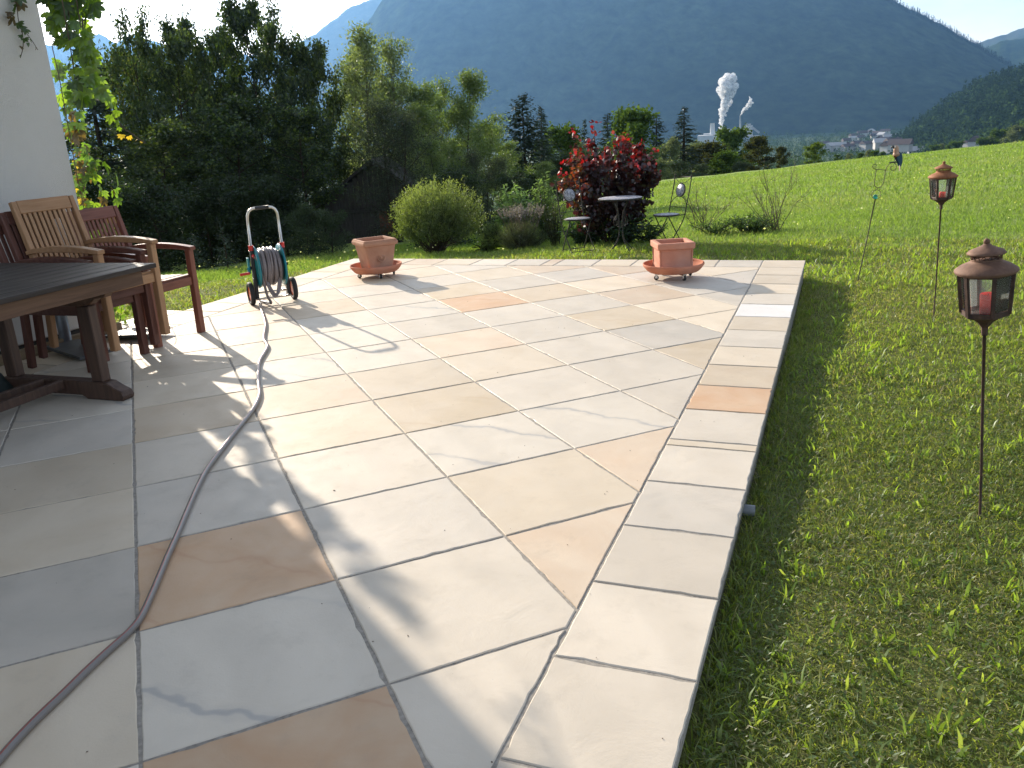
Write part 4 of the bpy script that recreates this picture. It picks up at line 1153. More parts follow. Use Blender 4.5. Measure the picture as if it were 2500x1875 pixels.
c2_ = lantern((3.2206, 6.101, -.19), (3.196, 6.101, .663), .070, .085, .148, rad(-50), 'farther lantern with orange rusty roof, its pale door facing the terrace', M_rusto, 5, .0, .042, .022)
tag(c2_, 'short red candle inside the farther orange roofed lantern', 'candle')

# ------------------------------------------------------------------ garden ornament with metal parrot
M_wire = M_rust('green_brown_wire', (.09, .09, .045), (.14, .14, .07), (.20, .17, .10))
orn = empty('garden_ornament', (3.331, 7.746, -.2)); tag(orn, 'thin leaning garden ornament stake of curled wire with a glass ball', 'garden ornament')
Yo = 7.746
def ow(pts, y=0): return [Vector((x - 3.331, y, z + .2)) for x, z in pts]
g = G(); g.tube(ow([(3.325, -.30), (3.331, -.2), (3.39, .19), (3.441, .565)]), .0062, 8); g.build('stake', M_alu_old if False else M_wire, orn)
cx_, cz_ = 3.447, .600
g = G(); g.tube([Vector((cx_ + .043 * math.cos(t) - 3.331, 0, cz_ + .040 * math.sin(t) + .2)) for t in np.linspace(0, 2 * PI, 28, endpoint=False)], .003, 7, closed=True); g.build('ring', M_wire, orn)
def M_gb():
    t = NT('green_glass_ball'); t.b.inputs['Base Color'].default_value = (.05, .42, .30, 1); t.b.inputs['Roughness'].default_value = .03
    t.b.inputs['Transmission Weight'].default_value = .75; t.b.inputs['IOR'].default_value = 1.5; return t.m
g = G(); g.ball((3.440 - 3.331, 0, .580 + .2), .021, 18); g.build('glass_ball', M_gb(), orn)
def bez(P, k=6): return catmull([Vector(p) for p in P], k)
g = G()
g.tube(ow([(3.449, .640), (3.453, .660)]), .0035, 7)
g.tube(bez(ow([(3.431, .824), (3.424, .76), (3.421, .700), (3.433, .672), (3.453, .660), (3.478, .665), (3.500, .690), (3.510, .735), (3.517, .812), (3.532, .850), (3.556, .874), (3.582, .876), (3.604, .862), (3.612, .838),
                       (3.606, .816), (3.588, .807), (3.568, .812), (3.560, .828), (3.566, .842), (3.577, .843)])), .0034, 7)
g.tube(bez(ow([(3.517, .812), (3.470, .820), (3.431, .824), (3.408, .832), (3.396, .850), (3.402, .868), (3.418, .872), (3.426, .858), (3.419, .847), (3.409, .850)])), .0034, 7)
g.build('scroll', M_wire, orn)
def Mc(name, c, r=.4): return M_simple(name, c, r, .2, .15, 60)
par = empty('metal_parrot', (3.590, Yo, .880)); tag(par, 'painted metal parrot with blue wing perched on the curled wire', 'ornament bird')
def pw(pts): return [Vector((x - 3.590, 0, z - .880)) for x, z in pts]
g = G(); g.tube(bez(pw([(3.606, .925), (3.603, .955), (3.598, .985), (3.597, 1.008)]), 4), [.012, .024, .030, .032, .030, .027, .025, .024, .024, .024, .021, .016, .006][:13], 12); g.build('body', Mc('parrot_tan', (.42, .26, .17)), par)
g = G(); g.ball((3.597 - 3.59, 0, 1.004 - .88), .025, 12, (1, .8, .95)); g.build('head', Mc('parrot_head', (.45, .30, .21)), par)
g = G(); g.tube(bez(pw([(3.578, 1.010), (3.566, 1.018), (3.556, 1.012), (3.553, .998)]), 3), [.013, .013, .012, .012, .010, .008, .007, .005, .004, .002][:10], 8); g.build('beak', Mc('parrot_beak', (.05, .05, .05)), par)
g = G(); g.ball((3.580 - 3.59, -.014, 1.014 - .88), .0075, 8); g.build('cheek_patch', Mc('parrot_white', (.7, .7, .66)), par)
g = G(); g.ball((3.592 - 3.59, -.004, .945 - .88), .024, 10, (.72, .8, 1.15)); g.build('chest', Mc('parrot_red', (.16, .015, .02)), par)
wing = [(3.612, .975), (3.632, .962), (3.648, .940), (3.655, .905), (3.654, .870), (3.646, .842), (3.638, .838), (3.630, .858), (3.620, .880), (3.604, .905), (3.598, .940)]
for s in (-1, 1):
    g = G(); g.extrude([(x - 3.59, z - .88) for x, z in wing][::-1], s * .020 - .004, s * .020 + .004, MX)
    g.build('wing', Mc('parrot_blue', (.012, .06, .11), .35), par, .002)
g = G(); g.extrude([(x - 3.59, z - .88) for x, z in ((3.640, .850), (3.650, .850), (3.648, .805), (3.642, .800))], -.006, .006, MX); g.build('tail', Mc('parrot_tail', (.50, .38, .34)), par)
g = G()
for dx in (-.006, .008):
    g.tube(pw([(3.600 + dx, .920), (3.597 + dx, .895), (3.590 + dx, .880)]), .003, 6)
    for a in (-1, 0, 1): g.tube([Vector((dx, 0, 0)), Vector((dx - .026 + .004 * a, .010 * a, .003)), Vector((dx - .036, .014 * a, -.004))], .003, 5)
    g.tube([Vector((dx, 0, 0)), Vector((dx + .026, 0, -.006))], .003, 5)
g.build('feet', M_black, par)

# drain pipe stub on the terrace side
g = G(); p = on_z(1606, 1114, -.10)
g.tube([(-.16, 0, 0), (.012, 0, 0)], .022, 16, caps=False); g.tube([(.012, 0, 0), (-.10, 0, 0)], .019, 16)
o = g.build('drain_pipe', M_simple('grey_pvc', (.22, .24, .26), .5), None, 0, uv((p.x * U_[0] + p.y * U_[1]), VR_OUT + .02, -.075)); o.rotation_euler = (0, 0, RZ)
tag(o, 'short grey plastic drain pipe sticking out of the terrace edge', 'pipe')

# ------------------------------------------------------------------ bistro set on the lawn
M_iron = M_rust('dark_bistro_iron', (.022, .020, .018), (.045, .040, .035), (.08, .07, .06))
def M_mosaic_():
    t = NT('stone_mosaic'); o = t.obj(); v = t.new('ShaderNodeTexVoronoi', feature='F1'); v.inputs['Scale'].default_value = 55; t.link(o, v.inputs['Vector'])
    w = t.new('ShaderNodeTexWhiteNoise'); t.link(v.outputs['Position'], w.inputs['Vector'])
    r = t.ramp(w.outputs['Value'], [(0.0, (.30, .31, .37)), (.5, (.42, .43, .48)), (.8, (.50, .50, .54)), (.95, (.20, .20, .24))], 'CONSTANT')
    e = t.ramp(v.outputs['Distance'], [(.0, 1.), (.5, 1.), (.62, .55)])
    m_ = t.mix(1., r.outputs[0], e.outputs[0], 'MULTIPLY'); t.link(m_.outputs[0], t.b.inputs['Base Color']); t.b.inputs['Roughness'].default_value = .5; return t.m
M_mosaic = M_mosaic_()
def disc(g, c, r, th, M4=None, n=36, bulge=0):
    h = G(); h.lathe([(0, 0), (r - .004, 0), (r, .003), (r, th - .003), (r - .004, th), (0, th + bulge)], n)
    h.v = [tuple((M4 @ Vector(v)) if M4 else (Vector(v) + Vector(c))) for v in h.v]
    g.add(h.v, h.f, True)
ZB = -.36
pt_ = on_z(1342, 540, ZB); BT = Vector((pt_.x, pt_.y, ZB))
bt = empty('bistro_table', BT + Vector((0, 0, 0)), 0.2); tag(bt, 'round bistro table with pale stone top on curved iron legs', 'table')
g = G(); disc(g, (0, 0, .705), .300, .018); g.build('tabletop', M_mosaic, bt)
g = G(); g.lathe([(.300, .700), (.307, .702), (.308, .720), (.3015, .724)], 40); g.build('rim', M_iron, bt)
for k in range(4):
    a = k * PI / 2 + .3; c_, s_ = math.cos(a), math.sin(a)
    P = [(.17, .70), (.10, .62), (.055, .52), (.035, .40), (.035, .24), (.07, .13), (.15, .04), (.19, .0)]
    g = G(); g.tube(bez([(r_ * c_, r_ * s_, z) for r_, z in P], 4), .0065, 7)
    Q = [(.045, .52), (.09, .46), (.12, .40), (.10, .345), (.06, .36), (.065, .40)]
    g.tube(bez([(r_ * c_, r_ * s_, z) for r_, z in Q], 4), .0045, 6); g.build('leg', M_iron, bt)
g = G(); g.tube([(.045 * math.cos(t), .045 * math.sin(t), .33) for t in np.linspace(0, 2 * PI, 16, endpoint=False)], .005, 6, closed=True); g.build('leg_ring', M_iron, bt)
def bistro_chair(pos, rz, label):
    c = empty('bistro_chair', pos, rz); tag(c, label, 'chair', 'iron bistro chairs on the lawn')
    # local: +x is the way the chair faces, y across; seat at .45
    g = G(); disc(g, (.02, 0, .440), .175, .016); g.build('seat', M_mosaic, c)
    g = G(); g.lathe([(.175, .436), (.182, .438), (.183, .454), (.176, .458)], 36); g.v = [(x + .02, y, z) for x, y, z in g.v]
    g.tube([(-.16, -.165, .445), (.02, -.178, .445)], .006, 6); g.tube([(-.16, .165, .445), (.02, .178, .445)], .006, 6); g.build('seat_rim', M_iron, c)
    for s in (-1, 1):
        g = G(); g.tube(bez([(-.265, s * .185, .955), (-.235, s * .185, .78), (-.19, s * .185, .60), (-.16, s * .185, .46), (-.10, s * .185, .33), (.02, s * .185, .17), (.17, s * .185, .0)], 4), .0075, 8)
        g.ball((-.266, s * .185, .963), .012, 8); g.build('back_post', M_iron, c)
        g = G(); g.tube(bez([(.10, s * .160, .436), (.06, s * .165, .36), (-.02, s * .170, .22), (-.15, s * .172, .0)], 4), .0075, 8); g.build('leg', M_iron, c)
    g = G(); g.tube([(.165, -.185, .01), (.165, .185, .01)], .006, 6); g.tube([(-.145, -.172, .01), (-.145, .172, .01)], .006, 6); g.build('stretcher', M_iron, c)
    def bk(y, z): # on the tilted back plane
        return Vector((-.16 - .215 * (z - .46) * .98, y, z))
    g = G(); g.tube([bk(-.185, .945), bk(.185, .945)], .005, 6)
    g.tube([bk(y, .945 - .085 * (1 - (y / .185) ** 2)) for y in np.linspace(-.185, .185, 13)], .004, 6)
    g.tube([bk(.185 * math.cos(t), .53 + .155 * math.sin(t)) for t in np.linspace(0, PI, 15)], .005, 6)
    g.tube([bk(-.185, .535), bk(.185, .535)], .004, 6); g.tube([bk(0, .862), bk(0, .850)], .004, 6); g.build('back_wires', M_iron, c)
    MM = Matrix.Translation(bk(0, .765)) @ Matrix.Rotation(-.21, 4, 'Y') @ Matrix.Rotation(PI / 2, 4, 'Y')
    g = G(); h = G(); h.lathe([(0, -.009), (.086, -.009), (.088, 0), (.086, .009), (0, .009)], 30); h.v = [tuple(MM @ Vector(v)) for v in h.v]; g.add(h.v, h.f, True); g.build('back_disc', M_mosaic, c)
    g = G(); h = G(); h.lathe([(.087, -.010), (.094, -.010), (.094, .010), (.087, .010)], 30, closed=True); h.v = [tuple(MM @ Vector(v)) for v in h.v]; g.add(h.v, h.f, True); g.build('disc_rim', M_iron, c)
    return c
pc = on_z(1249, 541, ZB); bistro_chair((pc.x, pc.y, ZB), rad(-68), 'left bistro chair with round stone back disc, facing the terrace')
pc = on_z(1442, 533, ZB); bistro_chair((pc.x, pc.y, ZB), rad(205), 'right bistro chair with round stone back disc, behind the right terracotta pot')
#PART3
# ------------------------------------------------------------------ vegetation tools
def norm(a): return a / np.maximum(np.linalg.norm(a, axis=-1, keepdims=True), 1e-9)
def leafquads(P, L, W, cols, upb=0.3, d=None, dj=0.6, fold=0.12):
    """folded leaf shapes: base, left, tip, right. P centre of base, L length, W width"""
    n = len(P)
    if d is None: d = rng.normal(0, 1, (n, 3))
    else: d = norm(d) + rng.normal(0, dj, (n, 3))
    d = norm(d)
    nn = rng.normal(0, 1, (n, 3)); nn[:, 2] += upb * 3; s = norm(np.cross(d, nn)); q = norm(np.cross(s, d))
    L = np.broadcast_to(L, (n,))[:, None]; W = np.broadcast_to(W, (n,))[:, None]
    m_ = P + d * L * .5
    Vv = np.stack([P, m_ + s * W * .5 + q * W * fold, P + d * L, m_ - s * W * .5 + q * W * fold], 1).reshape(-1, 3)
    b = (np.arange(n) * 4)[:, None]
    F = np.concatenate([b + np.array([0, 1, 2]), b + np.array([0, 2, 3])], 0)
    return Vv, F, np.repeat(cols, 4, axis=0)
def join(parts):
    Vs, Fs, Cs, o_ = [], [], [], 0
    for v, f, c in parts: Vs.append(v); Fs.append(f + o_); Cs.append(c); o_ += len(v)
    return np.concatenate(Vs), np.concatenate(Fs), np.concatenate(Cs)
def shades(base, n, var=.28, alt=None, p=.2):
    c = np.array(base)[None, :] * rng.uniform(1 - var, 1 + var, (n, 1))
    if alt is not None:
        k = rng.random(n) < p; c[k] = np.array(alt) * rng.uniform(1 - var, 1 + var, (k.sum(), 1))
    return c
def branch(p, d, L, n, wob, trop, rg):
    pts = [np.array(p, float)]; d = np.array(d, float)
    for i in range(n):
        d = d + rg.normal(0, wob, 3); d[2] += trop; d /= np.linalg.norm(d)
        pts.append(pts[-1] + d * L / n)
    return pts, d
def prof_round(t): return max(0.12, math.sin(PI * min(1, .16 + .80 * t))) ** .75
def prof_cone(t): return .15 + .85 * (1 - t) ** .8
def prof_vase(t): return .35 + .65 * math.sin(PI * min(1, .10 + .72 * t))
def make_tree(seed, Ht, cb, R, nl, nsub, leafL, leafW, nleaf, colr_, alt, sig, prof=prof_round, up=.55, r0=.09, thin=True, mat_l=None, mat_b=None, flat=.75, multi=1, altp=.25, twig3=0):
    rg = np.random.default_rng(seed); g = G(); tips = []
    for mtk in range(multi):
        lean = rg.normal(0, .05, 3) if multi == 1 else np.array([math.cos(mtk * 2.4), math.sin(mtk * 2.4), 0]) * rg.uniform(.12, .3)
        tr, _ = branch((0, 0, -.3), np.array([0, 0, 1.]) + lean, Ht * rg.uniform(.86, .95) + .3, 12, .035, .03 if multi == 1 else .05, rg)
        tr = np.array(tr)
        g.tube(tr, list(np.linspace(r0, r0 * .12, len(tr))), 7, caps=False)
        for i in range(nl):
            t = (i + rg.uniform(0, 1)) / nl; f = cb + (.99 - cb) * t
            k = f * (len(tr) - 1); k0 = int(min(k, len(tr) - 2)); p = tr[k0] + (tr[k0 + 1] - tr[k0]) * (k - k0)
            a = i * 2.39996 + rg.uniform(-.4, .4) + mtk
            el = up * (.55 + .9 * t) + rg.normal(0, .12)
            L = R * prof(t) * rg.uniform(.72, 1.12)
            if multi > 1: L *= .75
            d = np.array([math.cos(a) * math.cos(el), math.sin(a) * math.cos(el), math.sin(el)])
            pts, dd = branch(p, d, L, 6, .10, .05, rg); pts = np.array(pts)
            g.tube(pts, list(np.linspace(r0 * .42 * (1 - .6 * t), r0 * .07, len(pts))), 4, caps=False)
            for j in range(nsub):
                q = rg.uniform(.25, 1.0); k = q * 6; k0 = int(min(k, 5)); p2 = pts[k0] + (pts[k0 + 1] - pts[k0]) * (k - k0)
                d2 = dd + rg.normal(0, .75, 3); d2[2] += .15; d2 /= np.linalg.norm(d2)
                s2, d3 = branch(p2, d2, L * rg.uniform(.18, .38), 3, .12, .05, rg); s2 = np.array(s2)
                g.tube(s2, list(np.linspace(r0 * .10, r0 * .035, len(s2))), 3, caps=False)
                tips += [s2[1], s2[2], s2[3]]
                for w_ in range(twig3):
                    d4 = d3 + rg.normal(0, .7, 3); d4 /= np.linalg.norm(d4)
                    s4, _ = branch(s2[2], d4, L * .16, 2, .1, .02, rg); g.tube(s4, [r0 * .04, r0 * .03, r0 * .02], 3, caps=False); tips.append(np.array(s4[-1]))
            tips.append(pts[-1])
    tips = np.array(tips); nt = len(tips)
    idx = rng.integers(0, nt, nleaf)
    wts = rg.uniform(.35, 1.0, nt)                      # some sprays are thin, some dense
    idx = idx[rng.random(nleaf) < wts[idx]]
    off_ = rng.normal(0, sig, (len(idx), 3)); off_[:, 2] *= flat
    P = tips[idx] + off_
    n = len(P); tone = rg.uniform(.75, 1.25, nt)[idx][:, None]
    c = shades(colr_, n, .22, alt, altp) * tone
    Vv, F, C = leafquads(P, rng.uniform(.7, 1.25, n) * leafL, rng.uniform(.7, 1.2, n) * leafW, c, .35)
    return g.mesh('trunk', mat_b or M_bark), fastmesh('crown', Vv, F, mat_l or M_leafd, C)
def make_conifer(seed, Ht, R, nlev, nb, leafL, leafW, colr_, droop=.25, cb=.06, dens=12, gapp=.12):
    rg = np.random.default_rng(seed); g = G(); g.tube([(0, 0, -.3), (.02, 0, Ht * .5), (0, 0, Ht * .99)], [Ht * .018, Ht * .012, Ht * .002], 6, caps=False)
    Ps, Ds, Ls = [], [], []
    for i in range(nlev):
        t = (i + .5) / nlev; z = Ht * (cb + (1 - cb) * t); L0 = R * (1 - t) ** .85 + R * .04
        for b_ in range(nb):
            if rg.random() < gapp: continue
            a = rg.uniform(0, 2 * PI); L = L0 * rg.uniform(.7, 1.15); n = max(3, int(dens * (L / R + .25)))
            s = np.linspace(.08, 1, n)
            zz = z + rg.uniform(-.4, .4) * Ht / nlev + L * (.12 * s - droop * s ** 2 + .18 * s ** 5)
            P = np.stack([math.cos(a) * L * s, math.sin(a) * L * s, zz], 1)
            for side in (-1, 1):
                Ps.append(P + rg.normal(0, .015 * R, P.shape)); d = np.zeros_like(P); d[:, 0] = math.cos(a) - side * .8 * math.sin(a); d[:, 1] = math.sin(a) + side * .8 * math.cos(a); d[:, 2] = -.25
                Ds.append(d); Ls.append((1.15 - .6 * s) * leafL * (.5 + .6 * L / R))
    P = np.concatenate(Ps); D_ = np.concatenate(Ds); L = np.concatenate(Ls); n = len(P)
    Vv, F, C = leafquads(P, L, L * leafW / leafL, shades(colr_, n, .3), .5, D_, .25, .05)
    return g.mesh('trunk', M_bark), fastmesh('crown', Vv, F, M_needle, C)

# ------------------------------------------------------------------ trees: prototypes
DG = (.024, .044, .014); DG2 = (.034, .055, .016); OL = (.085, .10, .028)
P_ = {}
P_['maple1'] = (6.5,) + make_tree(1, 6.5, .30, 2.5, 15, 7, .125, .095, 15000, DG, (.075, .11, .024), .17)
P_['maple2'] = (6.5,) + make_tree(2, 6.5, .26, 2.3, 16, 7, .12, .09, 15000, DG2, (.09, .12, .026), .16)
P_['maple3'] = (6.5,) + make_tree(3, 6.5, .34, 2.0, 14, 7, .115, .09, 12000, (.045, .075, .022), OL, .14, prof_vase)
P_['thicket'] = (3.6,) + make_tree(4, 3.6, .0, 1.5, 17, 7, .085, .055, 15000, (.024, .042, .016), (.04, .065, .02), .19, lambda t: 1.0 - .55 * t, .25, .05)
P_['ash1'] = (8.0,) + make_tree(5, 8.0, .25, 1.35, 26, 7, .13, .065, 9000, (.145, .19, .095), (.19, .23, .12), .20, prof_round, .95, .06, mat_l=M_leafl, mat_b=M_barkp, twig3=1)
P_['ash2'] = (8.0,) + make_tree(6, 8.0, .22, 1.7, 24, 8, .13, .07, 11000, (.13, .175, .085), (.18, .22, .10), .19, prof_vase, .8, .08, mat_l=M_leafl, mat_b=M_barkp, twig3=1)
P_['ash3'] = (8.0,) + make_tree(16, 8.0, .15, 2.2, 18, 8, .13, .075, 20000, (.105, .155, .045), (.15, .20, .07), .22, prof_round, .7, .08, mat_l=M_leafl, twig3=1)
P_['willow'] = (4.2,) + make_tree(7, 4.2, .04, 2.1, 16, 8, .10, .022, 26000, (.030, .042, .024), (.045, .055, .028), .19, prof_round, .8, .05, multi=2)
P_['round1'] = (8.0,) + make_tree(8, 8.0, .16, 3.1, 15, 8, .34, .26, 9000, (.060, .100, .028), (.085, .13, .035), .34, mat_l=M_leaff)
P_['round2'] = (8.0,) + make_tree(9, 8.0, .12, 3.4, 14, 8, .34, .26, 9000, (.10, .145, .030), (.13, .17, .04), .34, mat_l=M_leaff)
P_['pale'] = (8.0,) + make_tree(10, 8.0, .14, 2.6, 14, 8, .34, .20, 7000, (.14, .17, .11), (.17, .20, .13), .32, mat_l=M_leaff)
P_['brown'] = (8.0,) + make_tree(11, 8.0, .10, 3.3, 14, 8, .34, .26, 9000, (.048, .054, .026), (.065, .066, .03), .34, mat_l=M_leaff)
P_['spruce1'] = (12.0,) + make_conifer(12, 12, 2.7, 27, 10, .62, .20, (.026, .042, .024), .30)
P_['spruce2'] = (12.0,) + make_conifer(13, 12, 2.5, 24, 9, .62, .20, (.030, .047, .028), .34)
P_['pine'] = (8.0,) + make_conifer(14, 8, 3.2, 16, 15, .55, .22, (.020, .036, .020), -.18, .05, 12, .05)
P_['sapling'] = (1.6,) + make_conifer(15, 1.6, .55, 12, 7, .12, .045, (.035, .060, .030), .05, .04, 7)
used_meshes = {}
def plant(kind, x, y, z, h, wscale, label, cat='tree', name=None, group=None, rz=None):
    h0, tm, cm = P_[kind]
    nm = name or {'maple1': 'broadleaf_tree', 'maple2': 'broadleaf_tree', 'maple3': 'broadleaf_tree', 'thicket': 'thicket_bush', 'ash1': 'ash_tree', 'ash2': 'ash_tree', 'ash3': 'ash_tree', 'willow': 'willow_shrub',
                  'round1': 'broadleaf_tree', 'round2': 'broadleaf_tree', 'pale': 'willow_tree', 'brown': 'beech_tree', 'spruce1': 'spruce_tree', 'spruce2': 'spruce_tree', 'pine': 'pine_tree', 'sapling': 'spruce_sapling'}[kind]
    r = empty(nm, (x, y, z), rng.uniform(0, 6.28) if rz is None else rz)
    s = h / h0; r.scale = (s * wscale, s * wscale, s)
    tag(r, label, cat, group)
    mobj('trunk', tm, r); mobj('crown', cm, r)
    return r
def tree_at(kind, xd, Y, ytop, wscale, label, cat='tree', group=None, zb=None, name=None, rz=None):
    top = on_y(xd, ytop, Y); z = float(gz(top.x, Y)) if zb is None else zb
    return plant(kind, top.x, Y, z, top.z - z, wscale, label, cat, name, group, rz)

GT = 'dark trees at the left edge of the garden'
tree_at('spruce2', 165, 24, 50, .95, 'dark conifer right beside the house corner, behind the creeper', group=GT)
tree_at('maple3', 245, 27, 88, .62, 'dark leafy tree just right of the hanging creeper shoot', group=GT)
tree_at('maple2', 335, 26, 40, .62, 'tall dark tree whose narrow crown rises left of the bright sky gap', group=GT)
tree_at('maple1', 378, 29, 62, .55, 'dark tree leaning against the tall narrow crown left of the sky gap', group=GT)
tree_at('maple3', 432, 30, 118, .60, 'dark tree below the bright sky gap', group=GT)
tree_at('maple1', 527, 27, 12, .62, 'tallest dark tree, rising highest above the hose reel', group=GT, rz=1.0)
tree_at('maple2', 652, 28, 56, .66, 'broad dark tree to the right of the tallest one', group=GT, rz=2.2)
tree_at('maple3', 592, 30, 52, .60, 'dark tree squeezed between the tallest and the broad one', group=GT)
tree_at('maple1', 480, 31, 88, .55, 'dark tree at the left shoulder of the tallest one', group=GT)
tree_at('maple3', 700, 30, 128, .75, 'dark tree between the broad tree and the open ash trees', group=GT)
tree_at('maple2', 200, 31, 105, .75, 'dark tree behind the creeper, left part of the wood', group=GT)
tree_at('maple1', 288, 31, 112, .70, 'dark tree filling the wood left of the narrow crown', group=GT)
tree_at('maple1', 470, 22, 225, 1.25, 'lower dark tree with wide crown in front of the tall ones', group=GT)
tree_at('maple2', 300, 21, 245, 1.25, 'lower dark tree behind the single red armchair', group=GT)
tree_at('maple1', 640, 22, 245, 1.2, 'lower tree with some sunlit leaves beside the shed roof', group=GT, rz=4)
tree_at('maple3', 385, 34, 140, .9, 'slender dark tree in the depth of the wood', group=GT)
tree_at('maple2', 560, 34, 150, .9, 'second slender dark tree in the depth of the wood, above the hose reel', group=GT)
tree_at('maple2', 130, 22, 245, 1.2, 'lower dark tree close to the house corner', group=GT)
GU = 'undergrowth thickets at the wood edge'
for (xd, Y, yt, w_, lb) in ((215, 19, 360, 1.3, 'dark thicket behind the red armchair'), (330, 18.5, 370, 1.3, 'dark thicket between armchair and hose reel'), (430, 19.5, 375, 1.3, 'dark thicket left of the hose reel handle'),
                            (520, 20, 360, 1.3, 'dark thicket left behind the hose reel'), (600, 21, 365, 1.2, 'dark thicket right behind the hose reel'), (650, 16.5, 430, 1.0, 'grey green bush at the grass edge right of the hose reel'),
                            (705, 16.2, 445, 1.1, 'grey green bush in front of the shed wall'), (270, 25, 300, 1.5, 'tall dark thicket under the trees, left'), (560, 26, 300, 1.5, 'tall dark thicket under the trees, right'),
                            (400, 26, 300, 1.5, 'tall dark thicket under the trees, middle'), (160, 18, 330, 1.4, 'dark thicket beside the house corner'), (745, 32, 300, 1.3, 'thicket behind the shed roof'),
                            (200, 33, 330, 1.6, 'far thicket closing the wood, leftmost'), (300, 34, 335, 1.6, 'far thicket closing the wood behind the armchair'), (400, 34, 335, 1.6, 'far thicket closing the wood, left of the reel'), (500, 34, 335, 1.6, 'far thicket closing the wood behind the reel handle'), (600, 34, 330, 1.6, 'far thicket closing the wood right of the reel'), (700, 34, 325, 1.6, 'far thicket closing the wood behind the shed'), (830, 34, 320, 1.6, 'far thicket behind the willow shrub'), (930, 36, 320, 1.6, 'far thicket behind the round bush')):
    if xd < 100: continue
    tree_at('thicket', xd, Y, yt, w_, lb, 'bush', GU)
tree_at('ash1', 760, 30, 24, 1.05, 'tall open ash tree with bare twigs above its crown, left of the mountain', rz=.4)
tree_at('ash1', 730, 33, 60, 1.0, 'thin ash with bare upper twigs at the right end of the dark wood', rz=2.6)
tree_at('ash2', 860, 31, 80, .85, 'open ash tree with light clumps before the mountain, second of the row', rz=1.9)
tree_at('ash3', 985, 27, 142, .95, 'light green ash behind the round bush, its forked trunk showing', rz=.8)
tree_at('ash3', 905, 33, 165, 1.1, 'green tree between the open ash and the light ash')
tree_at('ash3', 800, 34, 160, 1.0, 'green tree behind the dark willow shrub')
tree_at('ash3', 945, 36, 182, .9, 'green tree filling the gap between the open ash and the light ash')
tree_at('ash3', 880, 28, 215, .9, 'lower green tree right behind the dark willow shrub')
tree_at('ash3', 1010, 36, 215, .9, 'green tree right behind the light ash')
tree_at('ash3', 940, 22, 290, .9, 'low green tree between willow shrub and round bush')
tree_at('ash3', 1040, 30, 262, 1.2, 'low light green tree left of the black pine')
tree_at('willow', 838, 21, 228, 1.15, 'dark fine leaved willow shrub hiding half of the shed', 'shrub')
tree_at('willow', 1035, 19, 330, .9, 'dark fine leaved shrub behind the round bush, right side', 'shrub')
tree_at('thicket', 960, 17, 345, 1.25, 'green bush rising behind the round bush', 'bush')
tree_at('thicket', 1120, 18, 352, 1.0, 'sunlit green bush behind the butterfly bush', 'bush')
tree_at('pine', 1127, 42, 203, 1.15, 'black green pine standing out before the mountain', rz=1)
tree_at('spruce1', 1168, 48, 228, 1.1, 'small spruce top at the right of the black pine')
tree_at('ash3', 1085, 36, 300, 1.3, 'green tree at the left foot of the black pine')
tree_at('round1', 1200, 55, 276, 1.0, 'round green tree left behind the red bush')
tree_at('pale', 1250, 62, 285, .9, 'pale green tree behind the left of the red bush')
tree_at('spruce2', 1262, 75, 256, .7, 'small light spruce peeping over the red bush, left')
tree_at('spruce1', 1312, 74, 244, 1.2, 'dark spruce just above the red bush, left of the round tree')
tree_at('round1', 1365, 60, 238, 1.1, 'big round green tree between the spruces behind the red bush')
tree_at('spruce1', 1418, 68, 243, 1.45, 'dark spruce right of the round tree')
tree_at('spruce2', 1478, 62, 229, 1.6, 'tallest spruce, standing alone left of the steam plume', rz=2)
tree_at('pale', 1440, 55, 292, .9, 'pale silvery tree at the foot of the tallest spruce')
tree_at('brown', 1538, 70, 302, .9, 'brownish tree below the factory')
tree_at('pale', 1505, 72, 300, .9, 'pale tree between the tallest spruce and the brownish tree')
tree_at('round1', 1598, 85, 278, 1.1, 'light green tree in front of the factory building')
tree_at('brown', 1642, 72, 292, 1.25, 'wide dark brown tree right of the light green one')
tree_at('brown', 1688, 75, 315, .9, 'small dark tree above the grey barn roof')
tree_at('round2', 1762, 88, 310, 1.25, 'bright green round tree beside the grey barn roof')
tree_at('round1', 1560, 62, 330, 1.3, 'low dark green tree at the meadow crest, left')
tree_at('thicket', 1470, 50, 340, 1.6, 'dark hedge bush behind the right bistro chair', 'bush')
tree_at('thicket', 1520, 48, 350, 1.6, 'dark hedge bush at the meadow crest below the brownish tree', 'bush')
tree_at('thicket', 1600, 52, 345, 1.7, 'dark hedge bush at the meadow crest below the light green tree', 'bush')
tree_at('thicket', 1660, 55, 345, 1.4, 'dark hedge bush at the meadow crest left of the barn', 'bush')
tree_at('thicket', 1420, 46, 345, 1.4, 'dark hedge bush behind the red bush', 'bush')
tree_at('thicket', 1380, 50, 320, 1.6, 'dark hedge bush hidden behind the red bush', 'bush')
tree_at('thicket', 1290, 48, 310, 1.6, 'dark hedge bush left behind the red bush', 'bush')
tree_at('thicket', 1215, 40, 320, 1.5, 'dark hedge bush below the round green tree', 'bush')
tree_at('ash3', 1170, 30, 345, 1.2, 'leafy green bush left of the red bush', 'bush')
GM = 'trees in the valley beyond the meadow crest'
